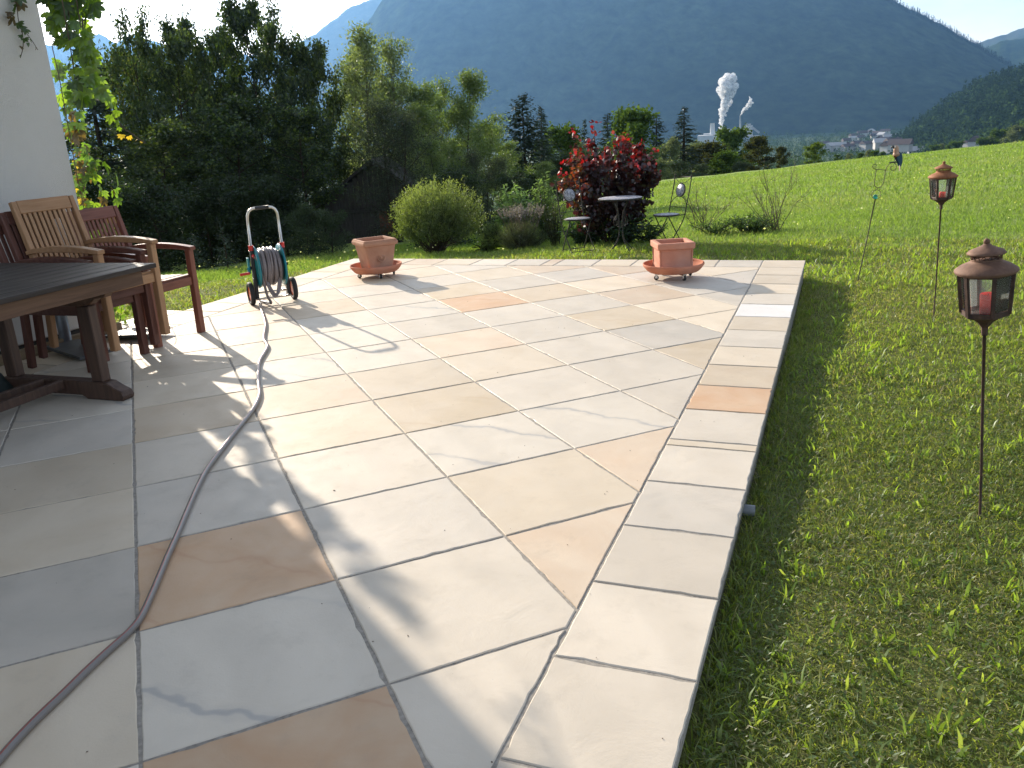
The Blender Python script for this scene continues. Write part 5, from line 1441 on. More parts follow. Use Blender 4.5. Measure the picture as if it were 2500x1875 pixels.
for k, (xd, yt, Y, kd, w_, lb) in enumerate(((1812, 334, 120, 'round1', 1.2, 'small tree just right of the bright round tree'), (1836, 330, 150, 'pale', 1.1, 'slim pale tree between barn roof and metal parrot'),
        (1858, 331, 150, 'round1', 1.3, 'dark tree left of the village roofs'), (1874, 322, 170, 'pale', .9, 'tall slim tree left of the metal parrot'), (1889, 326, 160, 'round1', 1.3, 'rounded tree next to the metal parrot'),
        (1908, 328, 200, 'round1', 1.0, 'small tree behind the metal parrot'), (2022, 314, 330, 'round1', 1.3, 'dark tree right of the white house'), (2040, 308, 360, 'pale', 1.2, 'pale tree right of the white house'),
        (2062, 306, 330, 'round1', 1.3, 'tree group below the chalet, left'), (2130, 298, 330, 'round1', 1.2, 'tree right of the chalet'), (2150, 290, 340, 'pale', 1.2, 'light tree on the slope right of the chalet'),
        (2172, 280, 330, 'round1', 1.3, 'taller tree on the slope right of the chalet'), (2198, 268, 320, 'pale', 1.3, 'pale tree near the right edge above the meadow'), (2225, 262, 330, 'round1', 1.3, 'tree at the right edge above the meadow'))):
    tree_at(kd, xd, Y, yt, w_, lb, group=GM)
# saplings in the grass at the left
for (xd, Y, yt, lb) in ((478, 14.5, 488, 'small spruce sapling left of the hose reel'), (416, 15.5, 505, 'smaller spruce sapling further left by the wood'), ):
    tree_at('sapling', xd, Y, yt, 1.0, lb, 'tree')

# ------------------------------------------------------------------ bushes and garden plants near the terrace
def on_lawn(xd, yd):
    z = -.3
    for _ in range(6):
        p = on_z(xd, yd, z); z = float(gz(p.x, p.y))
    return p
def shoot_bush(name, p, rx, ry, h, nsh, lps, leafL, leafW, c_in, c_out, label, cat='bush', mat_=None, zc=.42, outer=.45, lift=.35):
    """rounded bush of many thin shoots: leaves crowd the outer half of each shoot"""
    r = empty(name, p, 0); tag(r, label, cat)
    a = rng.uniform(0, 2 * PI, nsh); ct = rng.uniform(-.28, 1, nsh); st = np.sqrt(1 - ct ** 2)
    lump = 1 + .07 * np.sin(3 * a + 1) * st + .07 * np.sin(7 * a + 5 * ct) + .05 * np.sin(13 * a - 9 * ct) + rng.normal(0, .055, nsh)
    cd = norm(rng.normal(0, 1, (70, 3)) * (1, 1, .8)); sd_ = np.stack([st * np.cos(a), st * np.sin(a), ct], 1); near_ = np.argmax(sd_ @ cd.T, 1); lump = lump * rng.uniform(.84, 1.14, 70)[near_]
    E = np.stack([rx * st * np.cos(a) * lump, ry * st * np.sin(a) * lump, h * zc + h * (1 - zc) * ct * lump], 1); E[:, 2] = np.maximum(E[:, 2], .02)
    B = np.stack([rng.normal(0, rx * .12, nsh), rng.normal(0, ry * .12, nsh), np.zeros(nsh)], 1)
    g = G()
    for k in range(0, nsh, max(1, nsh // 130)):
        m_ = (B[k] + E[k]) / 2 + np.array([0, 0, -.04]); g.tube([B[k], m_, E[k]], [.006, .004, .0015], 3, caps=False)
    g.build('stems', M_bark, r)
    s = 1 - outer * rng.random((nsh, lps)) ** 1.2
    base = B[:, None, :] + (E - B)[:, None, :] * s[..., None]
    d = np.repeat(norm(E - B + np.array([0, 0, lift]))[:, None, :], lps, 1)
    base += d * ((1 - s) * 0)[..., None]
    P = base.reshape(-1, 3) + rng.normal(0, .012, (nsh * lps, 3)); n = len(P)
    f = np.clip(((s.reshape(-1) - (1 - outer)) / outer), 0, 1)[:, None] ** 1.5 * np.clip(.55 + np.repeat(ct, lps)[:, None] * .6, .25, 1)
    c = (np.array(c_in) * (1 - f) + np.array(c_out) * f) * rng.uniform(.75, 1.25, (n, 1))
    Vv, F, C = leafquads(P, rng.uniform(.7, 1.2, n) * leafL, leafW, c, .1, d.reshape(-1, 3), .55)
    mobj('crown', fastmesh('crown', Vv, F, mat_ or M_leafl, C), r)
    return r
p = on_lawn(943, 546)
shoot_bush('round_bush', p, .69, .64, 1.20, 1500, 26, .034, .0125, (.055, .085, .028), (.20, .25, .08), 'big round light green bush with upright shoots behind the left pot', zc=.46)
p = on_lawn(1066, 530); shoot_bush('low_bush', p, .20, .22, .42, 300, 12, .03, .010, (.05, .08, .03), (.14, .19, .07), 'small green bush between the round bush and the lavender', zc=.4)
# lavender: mound plus flower spikes
p = on_lawn(1125, 537); lav = shoot_bush('lavender_bush', p, .36, .30, .42, 1400, 10, .038, .004, (.045, .055, .035), (.11, .14, .08), 'lavender bush with violet flower spikes left of the bistro chair', 'plant', zc=.3)
Pl = []; g = G(); Vp = []
for k in range(150):
    a = rng.uniform(0, 2 * PI); q = rng.uniform(0, 1) ** .5; b0 = np.array([.25 * q * math.cos(a) + .05, .22 * q * math.sin(a), .30]); e = b0 + np.array([.16 * q * math.cos(a), .14 * q * math.sin(a), rng.uniform(.26, .42)])
    g.tube([b0, (b0 + e) / 2 + rng.normal(0, .008, 3), e], .0018, 3, caps=False)
    for t in np.linspace(.78, 1.03, 6): Vp.append(b0 + (e - b0) * t)
g.build('stems', M_leafgrey if False else M_barkp, lav)
Vp = np.repeat(np.array(Vp), 3, 0) + rng.normal(0, .004, (len(Vp) * 3, 3))
mobj('flower_spikes', fastmesh('flower_spikes', *leafquads(Vp, .018, .012, shades((.17, .15, .24), len(Vp), .3), .2)[:2], M_leafl, np.repeat(shades((.17, .15, .24), len(Vp), .3), 4, axis=0)), lav)
def stalky(name, p, n, h, spread, lL, lW, c1, c2, label, lps=26, cat='plant', arch=.5, mat_=None, h0=.12):
    r = empty(name, p, 0); tag(r, label, cat); g = G(); Ps, Ds = [], []
    for k in range(n):
        a = rng.uniform(0, 2 * PI); q = rng.uniform(0, 1) ** .6
        b0 = np.array([spread * .35 * q * math.cos(a), spread * .35 * q * math.sin(a), 0]); hh = h * rng.uniform(.6, 1.02) * (1 - .25 * q)
        dirn = np.array([math.cos(a), math.sin(a), 0]) * spread * q
        pts = [b0 + dirn * t ** 1.6 * .75 + np.array([0, 0, hh * (t - arch * .18 * t ** 3)]) for t in np.linspace(0, 1, 7)]
        g.tube(pts, [.004, .004, .0035, .003, .003, .002, .0015], 3, caps=False)
        pts = np.array(pts); s = rng.uniform(h0, 1, lps); k0 = np.minimum((s * 6).astype(int), 5); Q = pts[k0] + (pts[k0 + 1] - pts[k0]) * (s * 6 - k0)[:, None]
        aa = rng.uniform(0, 2 * PI, lps); D_ = np.stack([np.cos(aa), np.sin(aa), rng.uniform(-.35, .6, lps)], 1); D_[s > .9, 2] += 1
        Ps.append(Q); Ds.append(D_)
    g.build('stems', M_bark, r)
    P = np.concatenate(Ps); D_ = np.concatenate(Ds); nL = len(P); top = np.clip(P[:, 2:] / h, 0, 1)
    c = (np.array(c1) * (1 - top) + np.array(c2) * top) * rng.uniform(.75, 1.25, (nL, 1))
    # leaves in two segments so that they arch
    L = rng.uniform(.6, 1.15, nL) * lL
    V1, F1, C1 = leafquads(P, L, lW, c, .6, D_, .12)
    V2 = V1.reshape(nL, 4, 3); V2[:, 2, 2] -= L * .28
    mobj('leaves', fastmesh('leaves', V1, F1, mat_ or M_leafl, C1), r); return r
stalky('butterfly_bush', on_lawn(1118, 524), 60, 1.26, .42, .115, .030, (.08, .14, .06), (.20, .31, .14), 'light green butterfly bush with long leaves behind the lavender', 30, 'shrub')
stalky('butterfly_bush', on_lawn(1178, 522), 46, 1.36, .28, .095, .024, (.07, .12, .05), (.17, .26, .12), 'taller narrow green shrub between butterfly bush and red bush', 28, 'shrub')
stalky('tall_perennial', on_lawn(1200, 530), 40, .95, .28, .05, .014, (.035, .05, .03), (.07, .09, .05), 'dark stalky perennial behind the left bistro chair', 30)
stalky('perennial_clump', on_lawn(1270, 528), 60, .52, .40, .13, .026, (.03, .06, .03), (.05, .10, .05), 'dark green leafy clump behind the bistro table, left', 14)
stalky('perennial_clump', on_lawn(1345, 526), 60, .50, .40, .13, .026, (.03, .06, .03), (.05, .10, .05), 'dark green leafy clump behind the bistro table, right', 14)
stalky('perennial_clump', on_lawn(1400, 522), 36, .40, .30, .10, .020, (.03, .06, .03), (.05, .10, .04), 'low dark green clump under the right bistro chair', 12)
# purple bush with red young leaves
def red_bush(p):
    r = empty('purple_smoke_bush', p, 0); tag(r, 'dark purple bush with glowing red young leaves behind the bistro table', 'bush')
    g = G(); tips = []
    for k in range(24):
        a = k * 2.4; q = rng.uniform(.1, 1) ** .6; top = np.array([.80 * q * math.cos(a), .62 * q * math.sin(a), (1.56 + .18 * math.sin(a * 3)) * math.sqrt(max(.12, 1 - (.78 * q) ** 4.5)) * rng.uniform(.86, 1.05)])
        b0 = np.array([.09 * math.cos(a), .09 * math.sin(a), 0]); mid = b0 + (top - b0) * .5 + np.array([math.cos(a), math.sin(a), 0]) * .10 * q
        pts = [b0, (b0 + mid) / 2, mid, (mid + top) / 2, top]; g.tube(pts, [.014, .011, .008, .005, .002], 5, caps=False)
        for t in np.linspace(.30, 1, 13):
            P0 = b0 + (top - b0) * t + (np.array([math.cos(a), math.sin(a), 0]) * .10 * q * math.sin(PI * t)); tips.append((P0, t, 1 if (t > .94 and P0[2] > 1.05) else 0))
        for j in range(7):                # side shoots down the flanks
            t = rng.uniform(.15, .9); P0 = b0 + (top - b0) * t; e = P0 + np.array([math.cos(a + rng.normal(0, .6)), math.sin(a + rng.normal(0, .6)), rng.uniform(.1, .8)]) * rng.uniform(.12, .26)
            g.tube([P0, (P0 + e) / 2, e], [.004, .003, .0015], 3, caps=False)
            for w_ in np.linspace(.3, 1, 5): tips.append((P0 + (e - P0) * w_, t, 1 if (w_ > .9 and e[2] > 1.25) else 0))
    g.build('stems', M_bark, r)
    Ps, Cs, Ls = [], [], []
    for P0, t, red in tips:
        n = 6 if not red else 7
        Ps.append(P0 + rng.normal(0, .035, (n, 3)))
        hgt_ = P0[2]
        if red or (hgt_ > 1.2 and rng.random() < .10): c = shades((.17, .011, .012), n, .45, (.16, .04, .013), .22)
        elif P0[0] < -.42 and rng.random() < .35: c = shades((.19, .10, .03), n, .3, (.10, .11, .02), .3)
        else: c = shades((.030, .014, .016), n, .35, (.055, .025, .022), .25)
        Cs.append(c); Ls.append(np.full(n, .062 if red else .075))
    P = np.concatenate(Ps); C = np.concatenate(Cs); L = np.concatenate(Ls) * rng.uniform(.7, 1.15, len(P)); n = len(P)
    # rounded leaves: 6 corners each
    d = norm(rng.normal(0, 1, (n, 3))); nn = rng.normal(0, 1, (n, 3)); nn[:, 2] += .8; s = norm(np.cross(d, nn)); q = norm(np.cross(s, d))
    shp = [(0, 0), (.25, .38), (.65, .44), (1, .0), (.65, -.44), (.25, -.38)]
    Vv = np.stack([P + d * (L * a_)[:, None] + s * (L * b_)[:, None] + q * (L * .12 * abs(b_) * 2)[:, None] for a_, b_ in shp], 1).reshape(-1, 3)
    b = (np.arange(n) * 6)[:, None]; F = np.concatenate([b + np.array(f) for f in ((0, 1, 3), (1, 2, 3), (0, 3, 5), (3, 4, 5))], 0)
    mobj('leaves', fastmesh('leaves', Vv, F, M_redleaf, np.repeat(C, 6, axis=0)), r)
red_bush(on_lawn(1318, 524))
# nearly bare rose bushes and low leafy bush
def bare_bush(p, h, w_, n, label, seed):
    rg = np.random.default_rng(seed); r = empty('bare_rose_bush', p, 0); tag(r, label, 'bush'); g = G(); tips = []
    for k in range(n):
        a = rg.uniform(0, 2 * PI); el = rg.uniform(.75, 1.45)
        pts, d = branch((rg.normal(0, .04), rg.normal(0, .04), -.02), (math.cos(a) * math.cos(el), math.sin(a) * math.cos(el), math.sin(el)), h * rg.uniform(.55, 1.05), 7, .10, .02, rg)
        g.tube(pts, list(np.linspace(.007, .002, 8)), 4, caps=False)
        for j in range(6):
            i_ = rg.integers(2, 8); q, d2 = branch(pts[i_], d + rg.normal(0, .6, 3), h * rg.uniform(.12, .34), 4, .14, .03, rg); g.tube(q, list(np.linspace(.0032, .0012, 5)), 3, caps=False); tips += [q[-1], q[2]]
    g.build('stems', M_twig, r)
    P = np.array(tips) + rng.normal(0, .01, (len(tips), 3))
    mobj('leaves', fastmesh('leaves', *leafquads(P, .028, .016, shades((.10, .12, .045), len(P), .3))[:2], M_leafl, np.repeat(shades((.10, .12, .045), len(P), .3), 4, axis=0)), r)
M_twig = M_simple('rose_twig', (.10, .075, .05), .8, 0, .25, 30, 0)
bare_bush(on_lawn(1515, 500), .80, .5, 15, 'nearly bare twiggy bush right of the right bistro chair', 31)
bare_bush(on_lawn(1675, 500), 1.05, .5, 17, 'larger nearly bare twiggy bush against the meadow', 33)
stalky('low_leafy_bush', on_lawn(1625, 503), 90, .36, .50, .045, .022, (.035, .07, .02), (.09, .16, .04), 'low dark leafy bush between the two bare twiggy bushes', 26, 'bush')
stalky('low_leafy_bush', on_lawn(1545, 505), 60, .24, .42, .04, .018, (.035, .07, .02), (.09, .16, .04), 'flat weedy growth at the foot of the left bare bush', 20, 'plant')
# grass tufts under the round bush's right side
stalky('grass_tuft', on_lawn(1055, 545), 60, .28, .22, .16, .006, (.07, .12, .03), (.15, .20, .06), 'long grass tuft at the right foot of the round bush', 4, 'plant')

# ------------------------------------------------------------------ shed
M_board = M_wood('old_shed_board', (.030, .027, .026), (.065, .057, .052), .85)
M_brick = M_simple('old_red_door', (.14, .055, .035), .9, 0, .25, 12, .4)
M_shroof = M_simple('old_shed_roof', (.028, .025, .024), .9, 0, .3, 20, .4)
Ys = 25.0
pl_ = on_y(690, 440, Ys); pa_ = on_y(802, 346, Ys); zb_ = float(gz(pl_.x, Ys)) - .3
shed = empty('wooden_shed', (pa_.x, Ys, zb_)); tag(shed, 'old dark wooden shed with steep gable, half hidden behind the willow shrub', 'shed')
hw = pa_.x - pl_.x; ze = pl_.z - zb_; za = pa_.z - zb_
nbd = 20
zbeam = on_y(760, 456, Ys).z - zb_
for k in range(nbd):
    x0 = -hw + .14 + k * (2 * hw - .28) / nbd; x1 = x0 + (2 * hw - .28) / nbd - .012; xm = (x0 + x1) / 2
    zt_ = za - (za - ze) * abs(xm) / hw - .10
    g = G(); g.box((xm, -.002 * (k % 3), (zbeam + zt_) / 2 + .03), (x1 - x0, .03, zt_ - zbeam - .06)); g.build('board', M_board, shed)
g = G(); g.box((0, -.03, zbeam), (2 * hw - .25, .06, .07)); g.build('beam', M_board, shed)
g = G(); g.box((-hw * .42, .03, zbeam / 2 - .02), (hw * .92, .05, zbeam - .05)); g.build('lower_wall', M_board, shed)
g = G(); g.box((hw * .62, .03, zbeam / 2 - .02), (hw * .55, .05, zbeam - .05)); g.build('lower_wall', M_board, shed)
g = G(); g.box((hw * .17, .02, zbeam / 2 - .02), (.44, .06, zbeam - .05)); g.build('door', M_brick, shed)
for s in (-1, 1):
    g = G(); g.beam((s * (hw + .10), 1.4, ze - .09), (0, 1.4, za), 3.4, .07, up=(0, 0, 1)); g.build('roof', M_shroof, shed)
g = G(); g.box((0, 1.6, zbeam / 2), (2 * hw - .3, 3.0, zbeam + .3)); g.build('inner_wall', M_board, shed)

# grey barn roof behind the crest
pb_ = on_y(1726, 352, 95); barn = empty('grey_barn', (pb_.x, 95, pb_.z)); tag(barn, 'low barn with grey violet shingle roof just behind the meadow crest', 'barn')
g = G(); g.beam((-2.0, -1.0, -.85), (2.0, -1.0, -.85), .05, 1.3, up=(0, .75, .65)); g.build('roof', M_simple('barn_shingle', (.17, .155, .19), .8, 0, .2, 3), barn)
g = G(); g.box((0, .4, -2.6), (3.9, 2.2, 2.4)); g.build('wall', M_board, barn)

# ------------------------------------------------------------------ village and factory
M_wwall = M_simple('village_white_wall', (.46, .455, .44), .9, 0, .06, 2)
M_vroof = M_simple('village_roof_brown', (.10, .075, .07), .85, 0, .15, 2)
M_vroofg = M_simple('village_roof_grey', (.42, .42, .43), .6, 0, .12, 2)
M_win = M_simple('window_dark', (.03, .035, .045), .2, 0, .05, 2)
def village_house(xd, yd, r_, w_, l_, hw_, hr, rz, roofm, label, group=None, windows=True):
    d = ray(xd, yd); d2 = d / math.hypot(d.x, d.y); x, y = d2.x * r_, d2.y * r_; zt = H + d2.z * r_
    hh = empty('village_house', (x, y, zt), rz); tag(hh, label, 'house', group)
    g = G(); g.box((0, 0, hw_ / 2 - 1), (l_, w_, hw_ + 2)); g.build('wall', M_wwall, hh)
    g = G(); ov = .9
    g.extrude([(-w_ / 2 - ov, hw_ - .25), (w_ / 2 + ov, hw_ - .25), (0, hw_ + hr)], -l_ / 2 - ov, l_ / 2 + ov, Matrix(((0, 0, 1, 0), (1, 0, 0, 0), (0, 1, 0, 0), (0, 0, 0, 1)))); g.build('roof', roofm, hh)
    if windows:
        for k in range(4):
            g = G(); g.box((-l_ / 2 + l_ * (k + .5) / 4, -w_ / 2 - .02, hw_ * .62), (l_ * .09, .12, 1.3)); g.build('window', M_win, hh)
    return hh
village_house(1976, 334, 900, 10, 13, 4.0, 3.8, -.25, M_vroofg, 'white house with pale grey roof right of the metal parrot at the meadow crest')
village_house(1950, 333, 905, 8, 9, 2.6, 1.6, -.3, M_vroofg, 'flat pale annex left of the white house at the meadow crest')
village_house(2107, 313, 775, 8.5, 7.5, 3.0, 4.0, .7, M_vroof, 'small chalet with dark steep roof above the right meadow')
village_house(2090, 312, 780, 5, 5, 1.8, 1.4, .4, M_vroof, 'small hut just left of the chalet')
GV = 'village houses in the valley'
vs_ = [(1800, 322, 1250, 0), (1812, 324, 1200, 1), (1822, 323, 1250, 0), (1832, 325, 1150, 0), (1842, 308, 1500, 1), (1862, 296, 1700, 0), (1870, 292, 1750, 0), (1881, 290, 1800, 1), (1893, 294, 1700, 0),
       (1905, 300, 1500, 1), (1912, 292, 1700, 0), (1900, 309, 1350, 0), (1912, 312, 1250, 0), (1922, 306, 1350, 1), (1930, 318, 1000, 0), (1918, 322, 950, 0), (1902, 320, 1050, 1), (1937, 313, 1100, 0),
       (1858, 305, 1550, 0), (1850, 318, 1300, 0), (1790, 326, 1150, 1), (1780, 320, 1300, 0), (1888, 302, 1600, 0), (1944, 324, 800, 0), (1872, 322, 1150, 0), (2036, 270, 1700, 1), (2048, 268, 1750, 0), (1925, 326, 820, 0), (1845, 300, 1650, 0), (1828, 312, 1450, 0)]
for (xd, yd, r_, k) in vs_:
    village_house(xd, yd - 1.5, r_, rng.uniform(9, 12), rng.uniform(10, 17), rng.uniform(4, 6), rng.uniform(3, 4.5), rng.uniform(-1.2, 1.2), M_vroofg if k else M_vroof, ('small far village house with pale grey roof' if k else 'small far village house with brown roof') +
        (', left part of the village' if xd < 1846 else ', upper part of the village' if yd < 304 else ', village part nearest the parrot') , GV, False)
M_fac = M_simple('factory_pale_wall', (.50, .51, .50), .8, 0, .08, .2)
M_facd = M_simple('factory_grey_wall', (.33, .34, .34), .8, 0, .08, .2)
Rf = 1750
def far(xd, yd, r_):
    d = ray(xd, yd); q = math.hypot(d.x, d.y); return Vector((d.x / q * r_, d.y / q * r_, H + d.z / q * r_))
fo = far(1580, 300, Rf); fac = empty('factory', fo); tag(fac, 'pale factory halls with several chimneys below the big mountain', 'factory')
faz = math.atan2(fo.x, fo.y)
def fbox(name, xa, ya, xb, yb, dep, mt, back=0):
    a = far(xa, ya, Rf + back) - fo; b = far(xb, yb, Rf + back) - fo; w_ = (Vector((a.x, a.y, 0)) - Vector((b.x, b.y, 0))).length
    g = G(); c = (a + b) / 2; g.box((0, 0, 0), (w_, dep, abs(a.z - b.z))); o = g.build(name, mt, fac, 0, c); o.rotation_euler = (0, 0, -faz)
fbox('hall', 1508, 293, 1572, 312, 60, M_fac); fbox('hall', 1520, 289, 1548, 300, 40, M_fac, 30); fbox('hall', 1558, 287, 1566, 300, 25, M_fac, 20)
fbox('hall', 1607, 272, 1625, 300, 40, M_fac, 60); fbox('hall', 1612, 268, 1622, 274, 30, M_facd, 60); fbox('hall', 1566, 296, 1640, 312, 50, M_facd, 40)
g = G(); a = far(1624, 274, Rf + 40) - fo; b = far(1640, 287, Rf + 40) - fo; g.beam(a, b, 5, 4); g.build('conveyor', M_facd, fac)
for (xd, ya, yb, w_) in ((1539, 266, 296, 4.6), (1572, 277, 300, 4.2), (1578, 279, 300, 3.0), (1599, 250, 300, 1.6), (1564, 286, 300, 2.2)):
    a = far(xd, ya, Rf + 10) - fo; b = far(xd, yb, Rf + 10) - fo; g = G(); g.tube([b, (a + b) / 2, a], [w_ * 1.15, w_, w_ * .9], 12); g.build('chimney', M_fac, fac)
def M_steam_():
    t = NT('white_steam'); df = t.new('ShaderNodeBsdfDiffuse'); tr = t.new('ShaderNodeBsdfTranslucent'); df.inputs[0].default_value = (.97, .97, .97, 1); tr.inputs[0].default_value = (.97, .97, .97, 1)
    n = t.noise(.16, 6, .65, t.obj()); bp = t.new('ShaderNodeBump'); bp.inputs['Strength'].default_value = .8; bp.inputs['Distance'].default_value = 3; t.link(n.outputs['Fac'], bp.inputs['Height'])
    t.link(bp.outputs[0], df.inputs['Normal']); m_ = t.new('ShaderNodeMixShader'); m_.inputs[0].default_value = .55; t.link(df.outputs[0], m_.inputs[1]); t.link(tr.outputs[0], m_.inputs[2]); tp = t.new('ShaderNodeBsdfTransparent'); n2 = t.noise(.22, 5, .6, t.obj()); m2 = t.new('ShaderNodeMixShader'); t.link(t.ramp(n2.outputs['Fac'], [(.40, .15), (.60, .75)]).outputs[0], m2.inputs[0]); t.link(m_.outputs[0], m2.inputs[1]); t.link(tp.outputs[0], m2.inputs[2]); t.link(m2.outputs[0], t.out.inputs[0]); t.n.remove(t.b); return t.m
M_steam = M_steam_()
def steam(path, label, dens=30):
    c0 = far(path[0][0], path[0][1], Rf + 10); r = empty('steam_plume', c0); tag(r, label, 'steam'); g = G(); rg = np.random.default_rng(len(path))
    pxm = (Rf + 10) / 1790.
    for i in range(len(path) - 1):
        a, b = path[i], path[i + 1]
        for j in range(dens):
            t = (j + rg.uniform(0, 1)) / dens; w_ = a[2] + (b[2] - a[2]) * t
            q = far(a[0] + (b[0] - a[0]) * t + rg.normal(0, .30) * w_, a[1] + (b[1] - a[1]) * t + rg.normal(0, .12) * w_, Rf + 10) - c0; q.y += rg.normal(0, .3) * w_ * pxm
            rr_ = w_ * pxm * rg.uniform(.18, .42)
            n0 = len(g.v); g.ball(q, rr_, 8, (1, 1, rg.uniform(.8, 1.1)))
            for k in range(n0, len(g.v)):
                v = Vector(g.v[k]); g.v[k] = tuple(q + (v - q) * (1 + .22 * math.sin(v.x * .9 + v.z * 1.3) * math.cos(v.y + v.z * .7 + j)))
    g.build('vapour', M_steam, r)
steam([(1556.5, 293, 1.6), (1557, 275, 5), (1559, 255, 8), (1563, 236, 12), (1568, 218, 17), (1572, 200, 20), (1571, 186, 24), (1573, 174, 26), (1578, 165, 16)], 'tall thick white steam plume rising from the factory')
steam([(1599, 250, 1.2), (1603, 243, 4), (1609, 236, 6), (1616, 229, 8), (1621, 222, 7), (1622, 214, 4), (1618, 208, 2)], 'short thin steam plume drifting right of the tall one', 16)

# ------------------------------------------------------------------ creeper on the house corner
def creeper_leaf(seed, c, k5=5):
    rg = np.random.default_rng(seed); V3, F3 = [], []
    for k in range(k5):
        a = (k - (k5 - 1) / 2) * .62; L = .092 * (1.0 - .14 * abs(k - (k5 - 1) / 2)) * rg.uniform(.9, 1.1); w_ = L * .40
        d = np.array([math.sin(a), 0, -math.cos(a)]); s = np.array([math.cos(a), 0, math.sin(a)]); y = np.array([0, 1., 0]); dr = rg.uniform(-.15, .25)
        prof = [(0.06, 0.02, 0), (.35, .42, .01), (.65, .5, .012), (.85, .28, .02), (1.0, 0, .03)]
        mid = [d * L * q + y * (-(q ** 2) * L * dr) for q, w1, z1 in prof]
        n0 = len(V3)
        for (q, w1, z1), m_ in zip(prof, mid):
            V3 += [m_ - s * w_ * w1 + y * w_ * .18 * (w1 > 0.03), m_, m_ + s * w_ * w1 + y * w_ * .18 * (w1 > 0.03)]
        for j in range(len(prof) - 1):
            b = n0 + j * 3; F3 += [(b, b + 1, b + 4, b + 3), (b + 1, b + 2, b + 5, b + 4)]
    V3 = np.array(V3); C3 = np.tile(np.array(c), (len(V3), 1)) * rg.uniform(.85, 1.15, (len(V3), 1))
    return fastmesh('leaf', V3, np.array(F3), M_vine, C3)
LV = {'green': [creeper_leaf(s, (.10, .19, .030)) for s in (1, 2, 3)], 'bright': [creeper_leaf(s, (.16, .26, .035)) for s in (4, 5, 6)], 'dark': [creeper_leaf(s, (.055, .105, .028)) for s in (7, 8)],
      'yellow': [creeper_leaf(s, (.36, .27, .035)) for s in (9, 10)], 'brown': [creeper_leaf(s, (.095, .065, .028)) for s in (11, 12, 13)], 'red': [creeper_leaf(s, (.14, .04, .025)) for s in (14,)]}
vine = empty('creeper', uv(5.0, -5.5)); tag(vine, 'Virginia creeper hanging down the corner of the white house', 'climbing plant')
vo = vine.location
nleafs = [0]
def vleaf(p, kinds, s=1.0):
    me = random.choice(LV[random.choice(kinds)])
    o = mobj('leaf', me, vine, Vector(p) - vo); o.rotation_euler = (random.uniform(-.7, .5), random.uniform(-.5, .5), random.uniform(-1.3, 1.3)); k = s * random.uniform(.72, 1.15); o.scale = (k, k, k); nleafs[0] += 1
def corner(z, du=0, dv=0): return uv(4.98 + du, -5.44 + dv, z)
stems = G()
def vstem(pts, r=.004): stems.tube(bez([Vector(p) - vo for p in pts], 3), r, 5)
vstem([corner(.0, -.02, -.08), corner(.6, .0, -.08), corner(1.2, -.02, -.07), corner(1.9, .0, -.07), corner(2.6, -.02, -.07), corner(3.3, .0, -.07), corner(3.85, 0, -.07)], .0035)
for (x, y0, Y) in ((150, 40, 5.3), (160, 150, 5.15), (175, 60, 5.2)):
    p0 = on_y(x, y0, Y); vstem([p0, p0 + Vector((.01, 0, .4)), p0 + Vector((0, .01, .8)), Vector((p0.x, p0.y, 3.9))], .0035)
def fill(poly, n, kinds, Y0, Y1, s=1.0):
    xs = [p[0] for p in poly]; ys = [p[1] for p in poly]; k = 0
    while k < n:
        x = random.uniform(min(xs), max(xs)); y = random.uniform(min(ys), max(ys)); ins_ = False
        for i in range(len(poly)):
            (x1, y1), (x2, y2) = poly[i], poly[i - 1]
            if (y1 > y) != (y2 > y) and x < (x2 - x1) * (y - y1) / (y2 - y1) + x1: ins_ = not ins_
        if ins_: vleaf(on_y(x, y, random.uniform(Y0, Y1)), kinds, s); k += 1
fill([(92, -45), (205, -45), (205, 20), (178, 62), (150, 96), (108, 66)], 66, ['green', 'dark', 'dark', 'bright'], 5.2, 5.6, 1.0)
fill([(128, 75), (182, 40), (212, 125), (205, 165), (176, 140), (150, 110), (112, 80)], 38, ['bright', 'green', 'dark'], 5.0, 5.4, .82)
fill([(122, 122), (165, 150), (205, 165), (200, 205), (150, 235), (132, 232)], 0, ['bright'], 6.7, 7.0)
fill([(120, 122), (150, 145), (158, 200), (148, 236), (132, 232)], 22, ['bright', 'green', 'dark'], 6.75, 7.0, 1.0)
fill([(150, 130), (205, 165), (203, 210), (165, 235), (152, 190)], 24, ['bright', 'green', 'dark'], 5.0, 5.3, .8)
fill([(138, 235), (175, 240), (180, 285), (158, 300), (146, 280)], 15, ['brown', 'green', 'bright', 'brown'], 6.64, 6.85)
fill([(150, 285), (188, 300), (200, 360), (195, 400), (176, 430), (160, 370)], 38, ['brown', 'brown', 'green', 'green', 'bright', 'yellow', 'dark'], 6.64, 6.9, .85)
fill([(166, 400), (195, 415), (205, 445), (178, 452)], 9, ['brown', 'green', 'yellow'], 6.64, 6.85, .8)
hang = [(182, 96), (196, 122), (204, 150), (212, 178), (222, 200), (233, 222), (240, 238), (248, 256)]
hp = [on_y(x, y, 5.05) for i, (x, y) in enumerate(hang)]
for i, p in enumerate(hp):
    for q in range(4 if i < 5 else 2): vleaf(p + Vector((random.uniform(-.04, .04), random.uniform(-.05, .05), random.uniform(-.03, .05))), ['bright'], .74 if i < 6 else .6)
tail_ = [(262, 270), (272, 281), (284, 288), (300, 300), (313, 309)]
vstem([on_y(178, 40, 5.15)] + hp + [on_y(x, y, 5.05) for x, y in tail_], .004)
vleaf(on_y(263, 290, 5.05), ['yellow'], .48); vleaf(on_y(278, 294, 5.05), ['yellow'], .3); vleaf(on_y(255, 275, 5.05), ['bright'], .4); vleaf(on_y(296, 300, 5.05), ['yellow'], .2); vleaf(on_y(306, 305, 5.05), ['yellow'], .2)
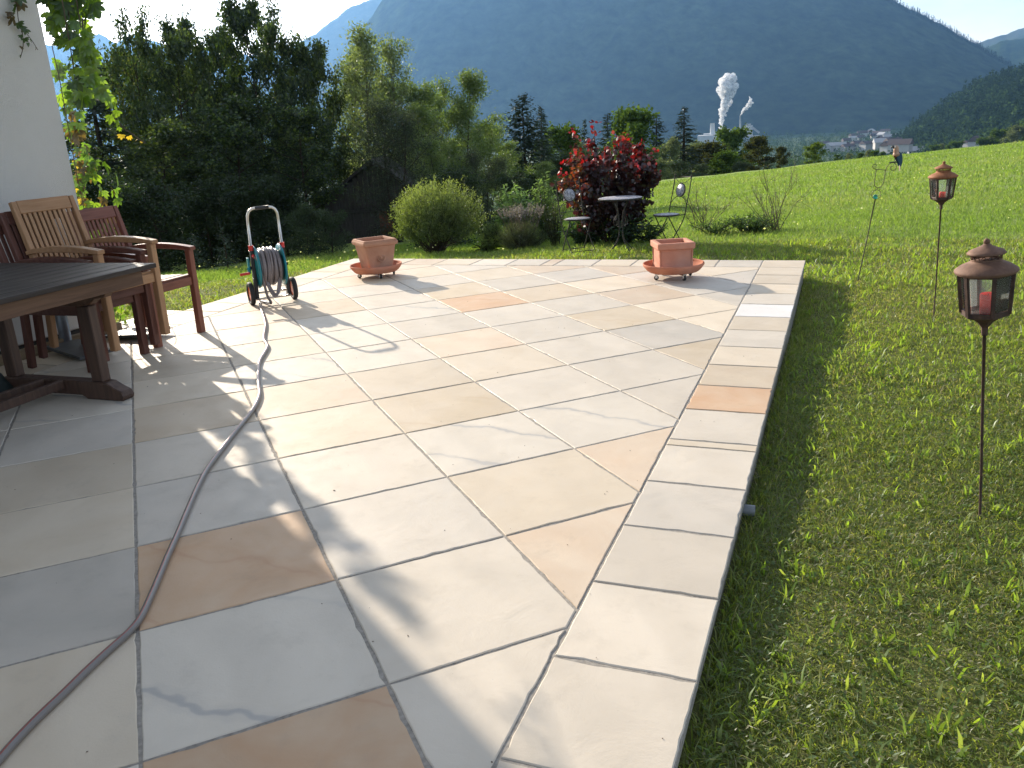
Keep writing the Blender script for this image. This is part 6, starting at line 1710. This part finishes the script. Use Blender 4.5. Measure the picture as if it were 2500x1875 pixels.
def on_wall(xd, yd, off=.035):
    d = ray(xd, yd); v = -5.5 + off; t = v / (d.x * V_[0] + d.y * V_[1]); return Vector((d.x * t, d.y * t, H + d.z * t))
s1 = [(28, -30), (36, 10), (40, 45), (48, 70), (50, 100), (44, 125)]; s2 = [(48, 62), (62, 78), (72, 92), (82, 108)]
vstem([on_wall(*q) for q in s1], .0028); vstem([on_wall(*q) for q in s2], .0022)
for (x, y, s) in ((18, 25, .7), (26, 35, .9), (34, 8, .8), (45, 5, .9), (38, 48, .6), (48, 55, .55), (56, 62, .6), (44, 75, .4), (52, 82, .45), (46, 100, .3), (66, 84, .35), (60, 92, .3), (44, 118, .25), (78, 104, .2), (40, -15, 1.0)): vleaf(on_wall(x, y, .05), ['dark', 'dark', 'brown'], s)
for k in range(46):
    vleaf(uv(random.uniform(4.97, 5.16), random.uniform(-5.50, -5.30), random.uniform(.12, 1.35)), ['green', 'dark', 'brown', 'bright'], 1.0)
# shoots trailing on the ground behind the stacked chairs
for (x, y) in ((238, 655), (246, 663), (252, 650), (258, 668), (264, 655), (270, 660), (276, 650), (272, 672), (262, 680), (282, 662), (286, 676), (250, 680), (290, 690), (284, 700), (292, 700), (268, 690)):
    vleaf(on_y(x, y, random.uniform(6.55, 6.8)), ['bright', 'bright', 'green'], .62)
vstem([uv(5.1, -5.52, .0), uv(5.15, -5.46, .28), uv(5.2, -5.40, .42), uv(5.22, -5.3, .34), uv(5.24, -5.2, .12)], .003)
stems.build('stems', M_twig, vine)

# ------------------------------------------------------------------ air
def M_haze_():
    m_ = bpy.data.materials.new('valley_air'); m_.use_nodes = True; n = m_.node_tree.nodes; n.clear()
    o = n.new('ShaderNodeOutputMaterial'); v = n.new('ShaderNodeVolumePrincipled'); v.inputs['Color'].default_value = (.25, .53, 1.0, 1); v.inputs['Density'].default_value = HAZE_D; v.inputs['Anisotropy'].default_value = .45
    m_.node_tree.links.new(v.outputs[0], o.inputs['Volume']); return m_
HAZE_D = 0.000085
g = G(); g.box((0, 0, 402), (15600, 15600, 920)); o = g.build('haze', M_haze_()); tag(o, kind='stuff')
